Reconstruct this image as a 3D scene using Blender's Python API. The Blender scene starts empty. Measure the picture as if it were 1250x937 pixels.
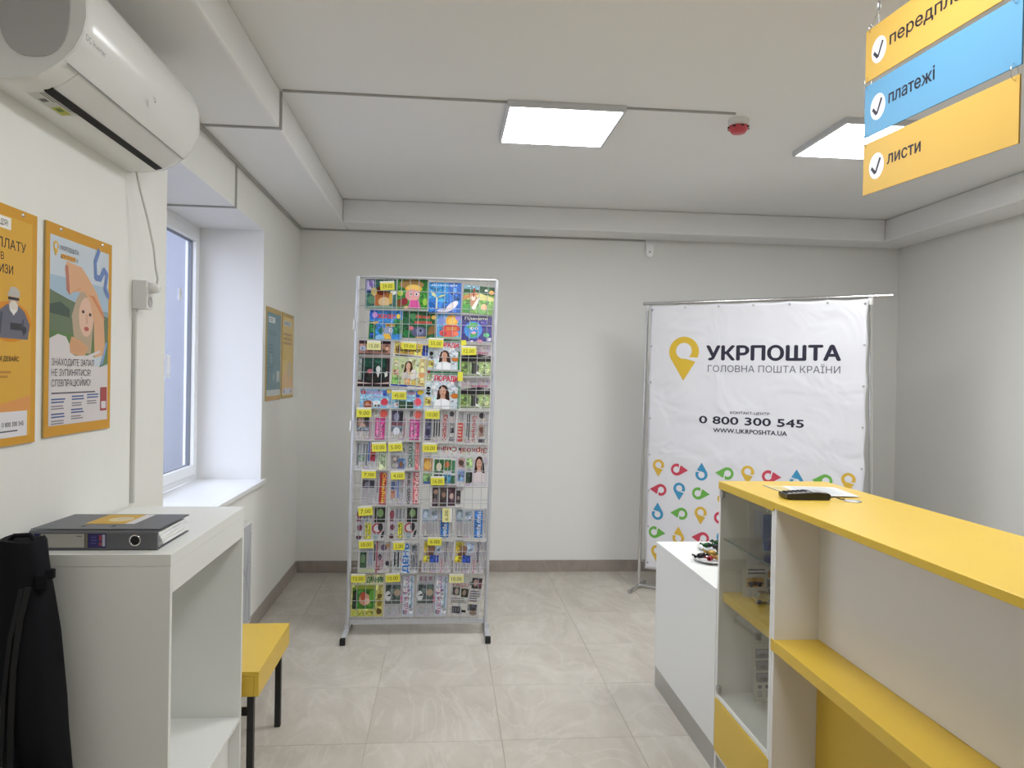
import bpy, math, random
from mathutils import Vector, Matrix, Euler
from mathutils.geometry import delaunay_2d_cdt
random.seed(7)
C = bpy.context.scene.collection
PI = math.pi

# ------------------------------------------------------------------ camera
F_PX, YAW, PITCH, ROLL, CAM_H = 914.66, 0.0891, -0.0091, 0.0181, 1.6275
cam_d = bpy.data.cameras.new('camera'); cam = bpy.data.objects.new('camera', cam_d); C.objects.link(cam)
cam_d.sensor_fit = 'HORIZONTAL'; cam_d.sensor_width = 36.0; cam_d.lens = F_PX / 1250 * 36.0
cam_d.clip_start = 0.05; cam_d.clip_end = 200
_f = Vector((math.sin(YAW) * math.cos(PITCH), math.cos(YAW) * math.cos(PITCH), math.sin(PITCH)))
_r = Vector((math.cos(YAW), -math.sin(YAW), 0)); _u = _r.cross(_f)
_r2 = _r * math.cos(ROLL) + _u * math.sin(ROLL); _u2 = -_r * math.sin(ROLL) + _u * math.cos(ROLL)
cam.matrix_world = Matrix(((_r2.x, _u2.x, -_f.x, 0), (_r2.y, _u2.y, -_f.y, 0), (_r2.z, _u2.z, -_f.z, CAM_H), (0, 0, 0, 1)))
bpy.context.scene.camera = cam

# ------------------------------------------------------------------ world, exposure
w = bpy.data.worlds.new('overcast_sky'); bpy.context.scene.world = w; w.use_nodes = True
bg = w.node_tree.nodes['Background']; bg.inputs[0].default_value = (0.72, 0.77, 1.0, 1); bg.inputs[1].default_value = 4.4
vs = bpy.context.scene.view_settings
vs.view_transform = 'Standard'; vs.look = 'None'; vs.gamma = 1.0; vs.use_curve_mapping = False
vs.exposure = 0.1
PANEL_STRENGTH = 24.0

# ------------------------------------------------------------------ colours and materials
def lin(h):
    if isinstance(h, tuple): return h
    h = h.lstrip('#'); o = []
    for i in (0, 2, 4):
        c = int(h[i:i + 2], 16) / 255
        o.append(c / 12.92 if c <= .04045 else ((c + .055) / 1.055) ** 2.4)
    return (o[0], o[1], o[2])

def mat(name, col, rough=.5, metal=0., spec=.5, bump=None, vary=None, coat=0.):
    m = bpy.data.materials.new(name); m.use_nodes = True
    nt = m.node_tree; b = nt.nodes['Principled BSDF']; c = lin(col)
    b.inputs['Base Color'].default_value = (*c, 1); b.inputs['Roughness'].default_value = rough
    b.inputs['Metallic'].default_value = metal; b.inputs['Specular IOR Level'].default_value = spec
    b.inputs['Coat Weight'].default_value = coat
    if bump or vary:
        tc = nt.nodes.new('ShaderNodeTexCoord')
    if vary:                                   # (scale xyz, amount): slight tone variation of the surface itself
        mp = nt.nodes.new('ShaderNodeMapping'); mp.inputs['Scale'].default_value = vary[0]
        nz = nt.nodes.new('ShaderNodeTexNoise'); nz.inputs['Scale'].default_value = 1; nz.inputs['Detail'].default_value = 4
        mx = nt.nodes.new('ShaderNodeMix'); mx.data_type = 'RGBA'
        a = vary[1]
        mx.inputs[6].default_value = (*[x * (1 - a) for x in c], 1); mx.inputs[7].default_value = (*[min(1, x * (1 + a)) for x in c], 1)
        nt.links.new(tc.outputs['Object'], mp.inputs[0]); nt.links.new(mp.outputs[0], nz.inputs[0])
        nt.links.new(nz.outputs[0], mx.inputs[0]); nt.links.new(mx.outputs[2], b.inputs['Base Color'])
    if bump:                                   # (scale xyz, strength, distance)
        mp2 = nt.nodes.new('ShaderNodeMapping'); mp2.inputs['Scale'].default_value = bump[0]
        n2 = nt.nodes.new('ShaderNodeTexNoise'); n2.inputs['Scale'].default_value = 1; n2.inputs['Detail'].default_value = 3
        bp = nt.nodes.new('ShaderNodeBump'); bp.inputs['Strength'].default_value = bump[1]; bp.inputs['Distance'].default_value = bump[2]
        nt.links.new(tc.outputs['Object'], mp2.inputs[0]); nt.links.new(mp2.outputs[0], n2.inputs[0])
        nt.links.new(n2.outputs[0], bp.inputs['Height']); nt.links.new(bp.outputs[0], b.inputs['Normal'])
    return m

M = {}
M['wall'] = mat('painted_wall', (.80, .797, .765), .75, spec=.25, vary=((1.5, 1.5, 1.5), .02), bump=((60, 60, 60), .15, .002))
M['wall_rough'] = mat('trowelled_wall', (.80, .80, .76), .7, spec=.3, vary=((8, 8, 2), .02), bump=((14, 24, 7), .22, .006))
M['reveal'] = mat('white_plaster', (.84, .84, .84), .6, spec=.3)
M['ceiling'] = mat('ceiling_paint', (.85, .85, .84), .8, spec=.2)
M['white_lam'] = mat('white_laminate', (.80, .81, .78), .38, spec=.4)
M['cream_lam'] = mat('cream_laminate', (.80, .785, .75), .45, spec=.4)
M['white_pl'] = mat('white_plastic', (.80, .80, .785), .22, spec=.5)
M['white_pl_matte'] = mat('white_plastic_matte', (.74, .735, .72), .4, spec=.45)
M['grey_pl'] = mat('grey_plastic', (.45, .44, .45), .35)
M['pvc'] = mat('window_pvc', (.85, .86, .87), .3)
M['yellow'] = mat('yellow_laminate', (.70, .47, .05), .34, spec=.4, vary=((6, 6, 6), .03))
M['steel'] = mat('brushed_steel', (.50, .50, .50), .38, metal=1., vary=((4, 4, 60), .06))
M['chrome'] = mat('chrome_tube', (.72, .72, .72), .18, metal=1.)
M['wire'] = mat('grey_coated_wire', (.46, .465, .48), .35, spec=.5)
M['rackgrey'] = mat('grey_rack_paint', (.56, .57, .60), .35, metal=.35)
M['black'] = mat('black_metal', (.012, .012, .013), .4)
M['blackpl'] = mat('black_plastic', (.010, .011, .012), .3)
M['fabric'] = mat('black_fabric', (.011, .011, .014), .9, spec=.15, bump=((300, 300, 300), .4, .001))
M['strap'] = mat('black_webbing', (.010, .010, .012), .6, spec=.3)
M['dark'] = mat('dark_slot', (.008, .008, .008), .8)
M['raceway'] = mat('grey_raceway', (.42, .415, .40), .6)
M['binder'] = mat('grey_binder_board', (.115, .12, .135), .45, bump=((200, 200, 200), .2, .001))
M['paper'] = mat('white_paper', (.82, .82, .80), .8, spec=.2)
M['red'] = mat('red_plastic', (.56, .06, .08), .4)
M['lampframe'] = mat('lamp_aluminium', (.66, .67, .71), .4, metal=.0)
M['poster_board'] = mat('poster_board', (.50, .36, .12), .5)
M['panelboard'] = mat('marble_print_panel', (.62, .63, .66), .3)
M['rubber'] = mat('rubber', (.015, .015, .015), .7)
M['grout'] = mat('grout', (.52, .49, .44), .9)
M['facade'] = mat('facade_render', (.16, .17, .205), .9, vary=((.4, .4, .15), .05))
M['asphalt'] = mat('asphalt', (.16, .16, .17), .9)
M['gasket'] = mat('grey_gasket', (.20, .215, .25), .5)
M['cable'] = mat('white_cable', (.60, .60, .56), .5)
M['joint'] = mat('seam_grey', (.30, .30, .30), .6)

def emat(name, col, s):
    m = bpy.data.materials.new(name); m.use_nodes = True; nt = m.node_tree; nt.nodes.clear()
    e = nt.nodes.new('ShaderNodeEmission'); e.inputs[0].default_value = (*col, 1); e.inputs[1].default_value = s
    o = nt.nodes.new('ShaderNodeOutputMaterial'); nt.links.new(e.outputs[0], o.inputs[0]); return m
M['led'] = emat('led_diffuser', (.97, .985, 1.0), PANEL_STRENGTH)

def gmat(name, tint=(1, 1, 1)):
    m = bpy.data.materials.new(name); m.use_nodes = True; nt = m.node_tree; nt.nodes.clear()
    t = nt.nodes.new('ShaderNodeBsdfTransparent'); t.inputs[0].default_value = (*tint, 1)
    g = nt.nodes.new('ShaderNodeBsdfGlossy'); g.inputs['Roughness'].default_value = 0.0
    lw = nt.nodes.new('ShaderNodeLayerWeight'); lw.inputs[0].default_value = .5
    pw = nt.nodes.new('ShaderNodeMath'); pw.operation = 'POWER'; pw.inputs[1].default_value = 5.0; nt.links.new(lw.outputs['Facing'], pw.inputs[0])
    fr = nt.nodes.new('ShaderNodeMath'); fr.operation = 'MULTIPLY_ADD'; fr.inputs[1].default_value = .9; fr.inputs[2].default_value = .035; nt.links.new(pw.outputs[0], fr.inputs[0])
    x = nt.nodes.new('ShaderNodeMixShader'); o = nt.nodes.new('ShaderNodeOutputMaterial')
    nt.links.new(fr.outputs[0], x.inputs[0]); nt.links.new(t.outputs[0], x.inputs[1]); nt.links.new(g.outputs[0], x.inputs[2])
    nt.links.new(x.outputs[0], o.inputs[0]); return m
M['glass'] = gmat('clear_glass', (.94, .95, .93))
M['glassedge'] = mat('glass_edge_green', (.05, .10, .08), .15)

def ink(name, rough, spec=.4):
    m = bpy.data.materials.new(name); m.use_nodes = True; nt = m.node_tree; b = nt.nodes['Principled BSDF']
    a = nt.nodes.new('ShaderNodeVertexColor'); a.layer_name = 'Col'
    nt.links.new(a.outputs[0], b.inputs['Base Color']); b.inputs['Roughness'].default_value = rough
    b.inputs['Specular IOR Level'].default_value = spec; return m
M['ink'] = ink('printed_paper', .5, .3)
M['inkgloss'] = ink('printed_gloss', .25)
M['vinyl'] = ink('printed_vinyl', .55, .3)
M['vinylcloth'] = ink('vinyl_cloth', .5, .35)
_nt = M['vinylcloth'].node_tree; _tc = _nt.nodes.new('ShaderNodeTexCoord'); _nz = _nt.nodes.new('ShaderNodeTexNoise'); _bp = _nt.nodes.new('ShaderNodeBump')
_nz.inputs['Scale'].default_value = 3.2; _nz.inputs['Detail'].default_value = 2; _nz.inputs['Distortion'].default_value = .8; _bp.inputs['Strength'].default_value = .35; _bp.inputs['Distance'].default_value = .08
_nt.links.new(_tc.outputs['Object'], _nz.inputs[0]); _nt.links.new(_nz.outputs[0], _bp.inputs['Height']); _nt.links.new(_bp.outputs[0], _nt.nodes['Principled BSDF'].inputs['Normal'])

def tile_mat(name, base, veins, dark):
    m = bpy.data.materials.new(name); m.use_nodes = True; nt = m.node_tree; b = nt.nodes['Principled BSDF']
    N, L = nt.nodes.new, nt.links.new
    tc = N('ShaderNodeTexCoord'); oi = N('ShaderNodeObjectInfo')
    mu = N('ShaderNodeMath'); mu.operation = 'MULTIPLY'; mu.inputs[1].default_value = 37.0
    add = N('ShaderNodeVectorMath'); add.operation = 'ADD'
    L(oi.outputs['Random'], mu.inputs[0]); L(tc.outputs['Object'], add.inputs[0]); L(mu.outputs[0], add.inputs[1])
    mp = N('ShaderNodeMapping'); mp.inputs['Rotation'].default_value = (0, 0, .5); mp.inputs['Scale'].default_value = (1.9, .9, 1)
    L(add.outputs[0], mp.inputs[0])
    n1 = N('ShaderNodeTexNoise'); n1.inputs['Scale'].default_value = 1.6; n1.inputs['Detail'].default_value = 7; n1.inputs['Roughness'].default_value = .62; n1.inputs['Distortion'].default_value = 1.6
    L(mp.outputs[0], n1.inputs[0])
    r1 = N('ShaderNodeValToRGB'); e = r1.color_ramp.elements
    e[0].position = .34; e[0].color = (*dark, 1); e[1].position = .68; e[1].color = (*base, 1)
    L(n1.outputs[0], r1.inputs[0])
    wv = N('ShaderNodeTexNoise'); wv.inputs['Scale'].default_value = 1.1; wv.inputs['Detail'].default_value = 5; wv.inputs['Distortion'].default_value = 2.4
    L(mp.outputs[0], wv.inputs[0])
    r2 = N('ShaderNodeValToRGB'); q = r2.color_ramp.elements
    q[0].position = .47; q[0].color = (0, 0, 0, 1); q[1].position = .5; q[1].color = (1, 1, 1, 1)
    z = r2.color_ramp.elements.new(.53); z.color = (0, 0, 0, 1)
    L(wv.outputs[0], r2.inputs[0])
    ma = N('ShaderNodeMath'); ma.operation = 'MULTIPLY'; ma.inputs[1].default_value = .36
    L(r2.outputs[0], ma.inputs[0])
    mx = N('ShaderNodeMix'); mx.data_type = 'RGBA'; mx.inputs[7].default_value = (*veins, 1)
    L(ma.outputs[0], mx.inputs[0]); L(r1.outputs[0], mx.inputs[6]); L(mx.outputs[2], b.inputs['Base Color'])
    b.inputs['Roughness'].default_value = .38; b.inputs['Specular IOR Level'].default_value = .45
    return m
M['tile'] = tile_mat('stone_look_tile', (.585, .545, .48), (.66, .62, .56), (.46, .42, .36))
M['basetile'] = tile_mat('skirting_tile', (.37, .325, .285), (.43, .385, .34), (.30, .26, .225))

# ------------------------------------------------------------------ mesh builder
class MB:
    def __init__(s): s.v = []; s.f = []; s.m = []; s.c = []; s.sm = []
    def face(s, pts, mi=0, col=None, smooth=False):
        n = len(s.v); s.v += [tuple(p) for p in pts]; s.f.append(tuple(range(n, n + len(pts)))); s.m.append(mi); s.c.append(col); s.sm.append(smooth)
    def add(s, vs, fs, mi=0, col=None, smooth=False):
        n = len(s.v); s.v += [tuple(p) for p in vs]
        for f in fs: s.f.append(tuple(i + n for i in f)); s.m.append(mi); s.c.append(col); s.sm.append(smooth)
    def box(s, x0, x1, y0, y1, z0, z1, mi=0, col=None, X=None):
        vs = [(x, y, z) for z in (z0, z1) for y in (y0, y1) for x in (x0, x1)]
        if X: vs = [X(*p) for p in vs]
        s.add(vs, [(0, 2, 3, 1), (4, 5, 7, 6), (0, 1, 5, 4), (2, 6, 7, 3), (0, 4, 6, 2), (1, 3, 7, 5)], mi, col)
    def tube(s, pts, r, n=8, mi=0, col=None, closed=False, cap=True):
        pts = [Vector(p) for p in pts]; k = len(pts); rings = []; prev = None
        for i, p in enumerate(pts):
            if closed: d = pts[(i + 1) % k] - pts[i - 1]
            else: d = pts[min(i + 1, k - 1)] - pts[max(i - 1, 0)]
            d.normalize()
            if prev is None: a = d.orthogonal().normalized()
            else:
                a = prev - d * prev.dot(d); a = a.normalized() if a.length > 1e-6 else d.orthogonal().normalized()
            prev = a; b = d.cross(a); rr = r[i] if isinstance(r, (list, tuple)) else r
            rings.append([p + (a * math.cos(2 * PI * j / n) + b * math.sin(2 * PI * j / n)) * rr for j in range(n)])
        vs = [q for g in rings for q in g]; fs = []
        for i in range(k if closed else k - 1):
            o, o2 = i * n, ((i + 1) % k) * n
            for j in range(n): fs.append((o + j, o + (j + 1) % n, o2 + (j + 1) % n, o2 + j))
        s.add(vs, fs, mi, col, True)
        if cap and not closed:
            s.face(rings[0][::-1], mi, col); s.face(rings[-1], mi, col)
    def lathe(s, prof, o=(0, 0, 0), ax=(0, 0, 1), n=24, mi=0, col=None):
        o = Vector(o); ax = Vector(ax).normalized(); a = ax.orthogonal().normalized(); b = ax.cross(a)
        vs = []; fs = []
        for r, h in prof:
            for j in range(n):
                t = 2 * PI * j / n; vs.append(o + ax * h + (a * math.cos(t) + b * math.sin(t)) * r)
        for i in range(len(prof) - 1):
            for j in range(n): fs.append((i * n + j, i * n + (j + 1) % n, (i + 1) * n + (j + 1) % n, (i + 1) * n + j))
        s.add(vs, fs, mi, col, True)
        if prof[0][0] > 1e-6: s.face(vs[:n][::-1], mi, col)
        if prof[-1][0] > 1e-6: s.face(vs[-n:], mi, col)
    def extr(s, poly, A, mi=0, col=None, smooth=False):
        """poly: list of points, A: extrusion vector"""
        A = Vector(A); p = [Vector(q) for q in poly]; n = len(p); vs = p + [q + A for q in p]
        s.add(vs, [(i, (i + 1) % n, n + (i + 1) % n, n + i) for i in range(n)], mi, col, smooth)
        s.face(vs[:n][::-1], mi, col); s.face(vs[n:], mi, col)
    def build(s, name, mats, parent=None, bevel=0, seg=2):
        me = bpy.data.meshes.new(name)
        org = parent_loc(parent)
        me.from_pydata([(a - org[0], b - org[1], c - org[2]) for a, b, c in s.v], [], s.f)
        if not isinstance(mats, (list, tuple)): mats = [mats]
        for m in mats: me.materials.append(m)
        me.polygons.foreach_set('material_index', s.m); me.polygons.foreach_set('use_smooth', s.sm)
        if any(c is not None for c in s.c):
            at = me.color_attributes.new('Col', 'FLOAT_COLOR', 'CORNER'); buf = []
            for f, c in zip(s.f, s.c): buf += [*(c or (1, 1, 1)), 1.0] * len(f)
            at.data.foreach_set('color', buf)
        me.update()
        o = bpy.data.objects.new(name, me); C.objects.link(o)
        if parent is not None: o.parent = parent
        if bevel:
            b = o.modifiers.new('bevel', 'BEVEL'); b.width = bevel; b.segments = seg; b.limit_method = 'ANGLE'; b.angle_limit = .7
        return o

def parent_loc(p):
    v = Vector((0, 0, 0))
    while p is not None: v = v + p.location; p = p.parent
    return v
def tag(o, label, cat, group=None, kind=None):
    o['label'] = label; o['category'] = cat
    if group: o['group'] = group
    if kind: o['kind'] = kind
    return o
def thing(name, label, cat, loc, group=None):
    o = bpy.data.objects.new(name, None); C.objects.link(o); o.location = loc; o.empty_display_size = .1
    return tag(o, label, cat, group)
def struct(o, label=None):
    o['kind'] = 'structure'
    if label: o['label'] = label
    return o
def boxo(name, b, m, parent=None, bevel=.0015):
    mb = MB(); mb.box(*b); return mb.build(name, m, parent, bevel)
def tubeo(name, pts, r, m, parent=None, n=8, closed=False):
    mb = MB(); mb.tube(pts, r, n, closed=closed); return mb.build(name, m, parent)

# ------------------------------------------------------------------ flat print
_txt = {}
def _wind(p, loops):
    n = 0; x, y = p
    for l in loops:
        ax, ay = l[-1]
        for bx_, by_ in l:
            if ay <= y:
                if by_ > y and (bx_ - ax) * (y - ay) - (x - ax) * (by_ - ay) > 0: n += 1
            elif by_ <= y and (bx_ - ax) * (y - ay) - (x - ax) * (by_ - ay) < 0: n -= 1
            ax, ay = bx_, by_
    return n
def text_geo(t):
    """outlines of the letters, filled by winding number because some glyph contours overlap themselves"""
    if t in _txt: return _txt[t]
    cu = bpy.data.curves.new('t', 'FONT'); cu.body = t; cu.size = 1.0; cu.fill_mode = 'NONE'; cu.resolution_u = 3
    ob = bpy.data.objects.new('t', cu); C.objects.link(ob)
    dg = bpy.context.evaluated_depsgraph_get(); me = ob.evaluated_get(dg).to_mesh()
    co = [(v.co.x, v.co.y) for v in me.vertices]; nx = {e.vertices[0]: e.vertices[1] for e in me.edges}
    ob.evaluated_get(dg).to_mesh_clear(); bpy.data.objects.remove(ob); bpy.data.curves.remove(cu)
    seen = set(); loops = []
    for a in range(len(co)):
        l = []
        while a not in seen:
            seen.add(a); l.append(co[a]); a = nx.get(a, a)
        if len(l) > 2: loops.append(l)
    loops.sort(key=lambda l: min(p[0] for p in l))
    groups = []; xmax = -1e9
    for l in loops:
        if min(p[0] for p in l) > xmax - 1e-4: groups.append([])
        groups[-1].append(l); xmax = max(xmax, max(p[0] for p in l))
    vs = []; fs = []
    for g in groups:
        pv = [Vector(p) for l in g for p in l]; pe = []; o = 0
        for l in g:
            pe += [(o + k, o + (k + 1) % len(l)) for k in range(len(l))]; o += len(l)
        v2, _e, f2, *_r = delaunay_2d_cdt(pv, pe, [], 0, 1e-5); o = len(vs); vs += [(v.x, v.y) for v in v2]
        for f in f2:
            c = (sum(v2[k].x for k in f) / 3, sum(v2[k].y for k in f) / 3)
            if _wind(c, g): fs.append(tuple(o + k for k in f))
    x0 = min(v[0] for v in vs); wd = max(v[0] for v in vs) - x0
    _txt[t] = ([(x - x0, y) for x, y in vs], fs, wd); return _txt[t]

class Pr:
    """flat print on a rectangle: origin O (lower left), axes U, V (unit), size w x h; coordinates in 0..1"""
    def __init__(s, mb, O, U, V, w, h, mi=0, off=.0006, step=.00004, warp=None):
        s.mb = mb; s.O = Vector(O); s.U = Vector(U); s.V = Vector(V); s.N = s.U.cross(s.V).normalized()
        s.w = w; s.h = h; s.d = off; s.step = step; s.mi = mi; s.warp = warp
    def pt(s, x, y):
        e = s.warp(x * s.w, y * s.h) if s.warp else 0
        return s.O + s.U * (x * s.w) + s.V * (y * s.h) + s.N * (s.d + e)
    def P(s, pts, c):
        s.mb.face([s.pt(*p) for p in pts], s.mi, lin(c)); s.d += s.step
    auto = False
    def R(s, x0, y0, x1, y1, c):
        s.P([(x0, y0), (x1, y0), (x1, y1), (x0, y1)], c)
        if s.auto and x1 - x0 > .10 and y1 - y0 > .10: s.busy(x0, y0, x1, y1, c)
    def busy(s, x0, y0, x1, y1, c):
        """small printed blobs that break up a picture field"""
        rnd = random.Random(int(x0 * 977 + y1 * 3331 + x1 * 71)); base = lin(c); g = sum(base) / 3
        paper = max(base) - min(base) < .06 and g > .4
        for k in range(int(10 + 110 * (x1 - x0) * (y1 - y0))):
            r = rnd.uniform(.015, .07); rx, ry = min(r, (x1 - x0) / 4), min(r * rnd.uniform(.5, 1.3), (y1 - y0) / 4)
            cx, cy = rnd.uniform(x0 + rx, x1 - rx), rnd.uniform(y0 + ry, y1 - ry)
            f = rnd.uniform(.78, 1.0) if paper else rnd.choice((rnd.uniform(.3, .8), rnd.uniform(1.1, 1.9)))
            q = tuple(min(.85, max(.004, v * f * rnd.uniform(.85, 1.15) + (.0 if paper else rnd.uniform(0, .03)))) for v in base)
            a0 = rnd.uniform(0, 2); s.mb.face([s.pt(cx + rx * math.cos(a0 + i * 1.047), cy + ry * math.sin(a0 + i * 1.047)) for i in range(6)], s.mi, q); s.d += 2e-6
        s.d += s.step
    def E(s, cx, cy, rx, ry, c, n=18, rot=0):
        q = []
        for i in range(n):
            t = 2 * PI * i / n; a, b = rx * math.cos(t), ry * math.sin(t)
            q.append((cx + a * math.cos(rot) - b * math.sin(rot), cy + a * math.sin(rot) + b * math.cos(rot)))
        s.P(q, c)
    def T(s, t, x, y, hh, c, rot=0, bold=.012, al='l', fit=None):
        """hh: cap height as part of h; rot in quarter turns; fit: text width as part of w (or of h when turned)"""
        vs, fs, wd = text_geo(t); cap = .727
        sy = hh * (s.h if rot % 2 == 0 else s.w) / cap; sx = sy
        if fit: sx = fit * (s.w if rot % 2 == 0 else s.h) / wd
        ox = {'l': 0, 'c': -wd / 2, 'r': -wd}[al]
        k = bold * 1.0
        for n_, (ex, ey) in enumerate([(0, 0)] + ([(k, 0), (-k, 0), (0, k * .7), (0, -k * .7)] if bold > .004 else [])):
            out = []
            for a, b in vs:
                a = (a + ox) * sx + ex * sy; b = (b + ey) * sy
                a, b = ((a, b), (-b, a), (-a, -b), (b, -a))[rot % 4]
                out.append(s.pt(x + a / s.w, y + b / s.h))
            s.mb.add(out, fs, s.mi, lin(c)); s.d += s.step * .2
    def L(s, x0, y0, x1, y1, n, c, vert=False, fill=.5):
        """n thin lines standing for body text"""
        rnd = random.Random(int(1000 * (x0 + 2 * y0 + 3 * x1)))
        for i in range(n):
            if not vert:
                t = (y1 - y0) / n; y = y1 - (i + .5) * t; e = x1 - (x1 - x0) * rnd.random() * .25
                s.mb.face([s.pt(*p) for p in ((x0, y - t * fill / 2), (e, y - t * fill / 2), (e, y + t * fill / 2), (x0, y + t * fill / 2))], s.mi, lin(c))
            else:
                t = (x1 - x0) / n; x = x0 + (i + .5) * t; e = y0 + (y1 - y0) * rnd.random() * .25
                s.mb.face([s.pt(*p) for p in ((x - t * fill / 2, e), (x + t * fill / 2, e), (x + t * fill / 2, y1), (x - t * fill / 2, y1))], s.mi, lin(c))
        s.d += s.step
    def pin(s, cx, cy, R, rot, c, bgc):
        """map-pin mark: ring with a notch and a point; R ring radius in metres, rot quarter turns"""
        def tr(a, b):
            a, b = ((a, b), (-b, a), (-a, -b), (b, -a))[rot % 4]
            return (cx + a * R / s.w, cy + b * R / s.h)
        tip = 1.93; a0 = math.asin(1 / tip)
        o = [tr(0, -tip)]
        for i in range(25):
            t = -PI / 2 + (PI / 2 - a0) + (2 * PI - 2 * (PI / 2 - a0)) * i / 24
            o.append(tr(math.cos(t), math.sin(t)))
        s.P(o, c)
        s.P([tr(.53 * math.cos(2 * PI * i / 20), .06 + .53 * math.sin(2 * PI * i / 20)) for i in range(20)], bgc)
        s.P([tr(*q) for q in ((-.10, -.40), (.32, -.36), (1.06, -.40), (1.06, -.66), (.86, -.68))], bgc)
    def person(s, cx, cy, k, hair='#2c201a', skin='#c9977c', top='#e8e6e2', kx=None):
        kx = kx or k
        s.E(cx, cy, .30 * kx, .36 * k, hair); s.P([(cx - .30 * kx, cy), (cx + .34 * kx, cy), (cx + .42 * kx, cy - .62 * k), (cx - .36 * kx, cy - .5 * k)], hair)
        s.P([(cx - .12 * kx, cy - .2 * k), (cx + .12 * kx, cy - .2 * k), (cx + .18 * kx, cy - .6 * k), (cx - .18 * kx, cy - .6 * k)], skin)
        s.P([(cx - .5 * kx, cy - 1.0 * k), (cx + .5 * kx, cy - 1.0 * k), (cx + .42 * kx, cy - .55 * k), (cx + .12 * kx, cy - .45 * k), (cx - .12 * kx, cy - .45 * k), (cx - .42 * kx, cy - .55 * k)], top)
        s.E(cx - .02 * kx, cy - .04 * k, .19 * kx, .27 * k, skin)
        s.E(cx - .09 * kx, cy, .03 * kx, .02 * k, '#2a1c18', 8); s.E(cx + .06 * kx, cy, .03 * kx, .02 * k, '#2a1c18', 8); s.E(cx - .02 * kx, cy - .17 * k, .06 * kx, .02 * k, '#a8403c', 8)

# ================================================================== SETTING
XL, XR, YB, YF, ZC, ZS = -1.191, 3.937, 6.238, -1.6, 2.99, 2.808
WY0, WY1, WZ0, WZ1 = 3.312, 5.022, 0.905, 2.556        # window opening
XO = -1.685
# left wall with the deep window opening
mb = MB()
mb.box(XO, XL, YF, WY0, 0, ZC); mb.box(XO, XL, WY1, YB, 0, ZC); mb.box(XO, XL, WY0, WY1, 0, WZ0); mb.box(XO, XL, WY0, WY1, WZ1, ZC)
for i, f in enumerate(mb.f):
    c = sum((Vector(mb.v[k]) for k in f), Vector()) / 4
    n = (Vector(mb.v[f[1]]) - Vector(mb.v[f[0]])).cross(Vector(mb.v[f[2]]) - Vector(mb.v[f[0]])).normalized()
    if WY0 - .01 < c.y < WY1 + .01 and abs(n.x) < .1: mb.m[i] = 1
struct(mb.build('wall_left', [M['wall_rough'], M['reveal']]))
struct(boxo('wall_back', (XO, XR + .2, YB, YB + .2, 0, ZC), M['wall'], bevel=0))
struct(boxo('wall_right', (XR, XR + .2, YF, YB, 0, ZC), M['wall'], bevel=0))
struct(boxo('wall_front', (XO, XR + .2, YF - .2, YF, 0, ZC), M['wall'], bevel=0))
struct(boxo('ceiling', (XO, XR + .2, YF - .2, YB + .2, ZC, ZC + .15), M['ceiling'], bevel=0))
struct(boxo('trim_1', (XL, -.815, YF, YB, ZS, ZC), M['ceiling'], bevel=.012), 'dropped ceiling beam running along the window wall')
struct(boxo('trim_2', (-.815, 3.62, 5.93, YB, ZS, ZC), M['ceiling'], bevel=.012), 'dropped ceiling beam along the back wall')
struct(boxo('trim_3', (3.62, XR, YF, YB, ZS, ZC), M['ceiling'], bevel=.012), 'dropped ceiling beam along the right wall')
# floor and its tiles
floor = struct(boxo('floor', (XO, XR + .2, YF - .2, YB + .2, -.12, -.003), M['grout'], bevel=0))
TX, TY, TS = -.3202, 4.5342, .6
tmesh = None
for i in range(-2, 8):
    for j in range(-11, 4):
        x0, x1 = max(TX + i * TS, XL), min(TX + (i + 1) * TS, XR); y0, y1 = max(TY + j * TS, YF), min(TY + (j + 1) * TS, YB)
        if x1 - x0 < .02 or y1 - y0 < .02: continue
        full = abs(x1 - x0 - TS) < 1e-4 and abs(y1 - y0 - TS) < 1e-4
        cx, cy = (x0 + x1) / 2, (y0 + y1) / 2
        if full and tmesh: o = bpy.data.objects.new('floor_tile', tmesh); C.objects.link(o)
        else:
            g = .0009; t = MB(); hx, hy = (x1 - x0) / 2 - g, (y1 - y0) / 2 - g; t.box(-hx, hx, -hy, hy, -.01, 0)
            o = t.build('floor_tile', M['tile']); b = o.modifiers.new('bevel', 'BEVEL'); b.width = .0008; b.segments = 1
            if full: tmesh = o.data
        o.parent = floor; o.location = (cx, cy, 0)
        if full and not o.modifiers: b = o.modifiers.new('bevel', 'BEVEL'); b.width = .0008; b.segments = 1
# skirting tiles
def skirting(name, axis, fixed, a, b, sgn):
    root = MB()
    if axis == 'x': root.box(a, b, min(fixed, fixed + sgn * .004), max(fixed, fixed + sgn * .004), 0, .095)
    else: root.box(min(fixed, fixed + sgn * .004), max(fixed, fixed + sgn * .004), a, b, 0, .095)
    r = struct(root.build(name, M['grout']))
    p = a
    while p < b - .02:
        q = min(p + .6, b); t = MB()
        if axis == 'x': t.box(p + .001, q - .001, min(fixed, fixed + sgn * .011), max(fixed, fixed + sgn * .011), .0005, .0965)
        else: t.box(min(fixed, fixed + sgn * .011), max(fixed, fixed + sgn * .011), p + .001, q - .001, .0005, .0965)
        t.build('skirting_tile', M['basetile'], r, .001, 1); p = q
skirting('baseboard_back', 'x', YB, XL + .012, XR - .012, -1)
skirting('baseboard_left', 'y', XL, YF, YB, 1)
skirting('baseboard_right', 'y', XR, YF, YB, -1)

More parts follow.
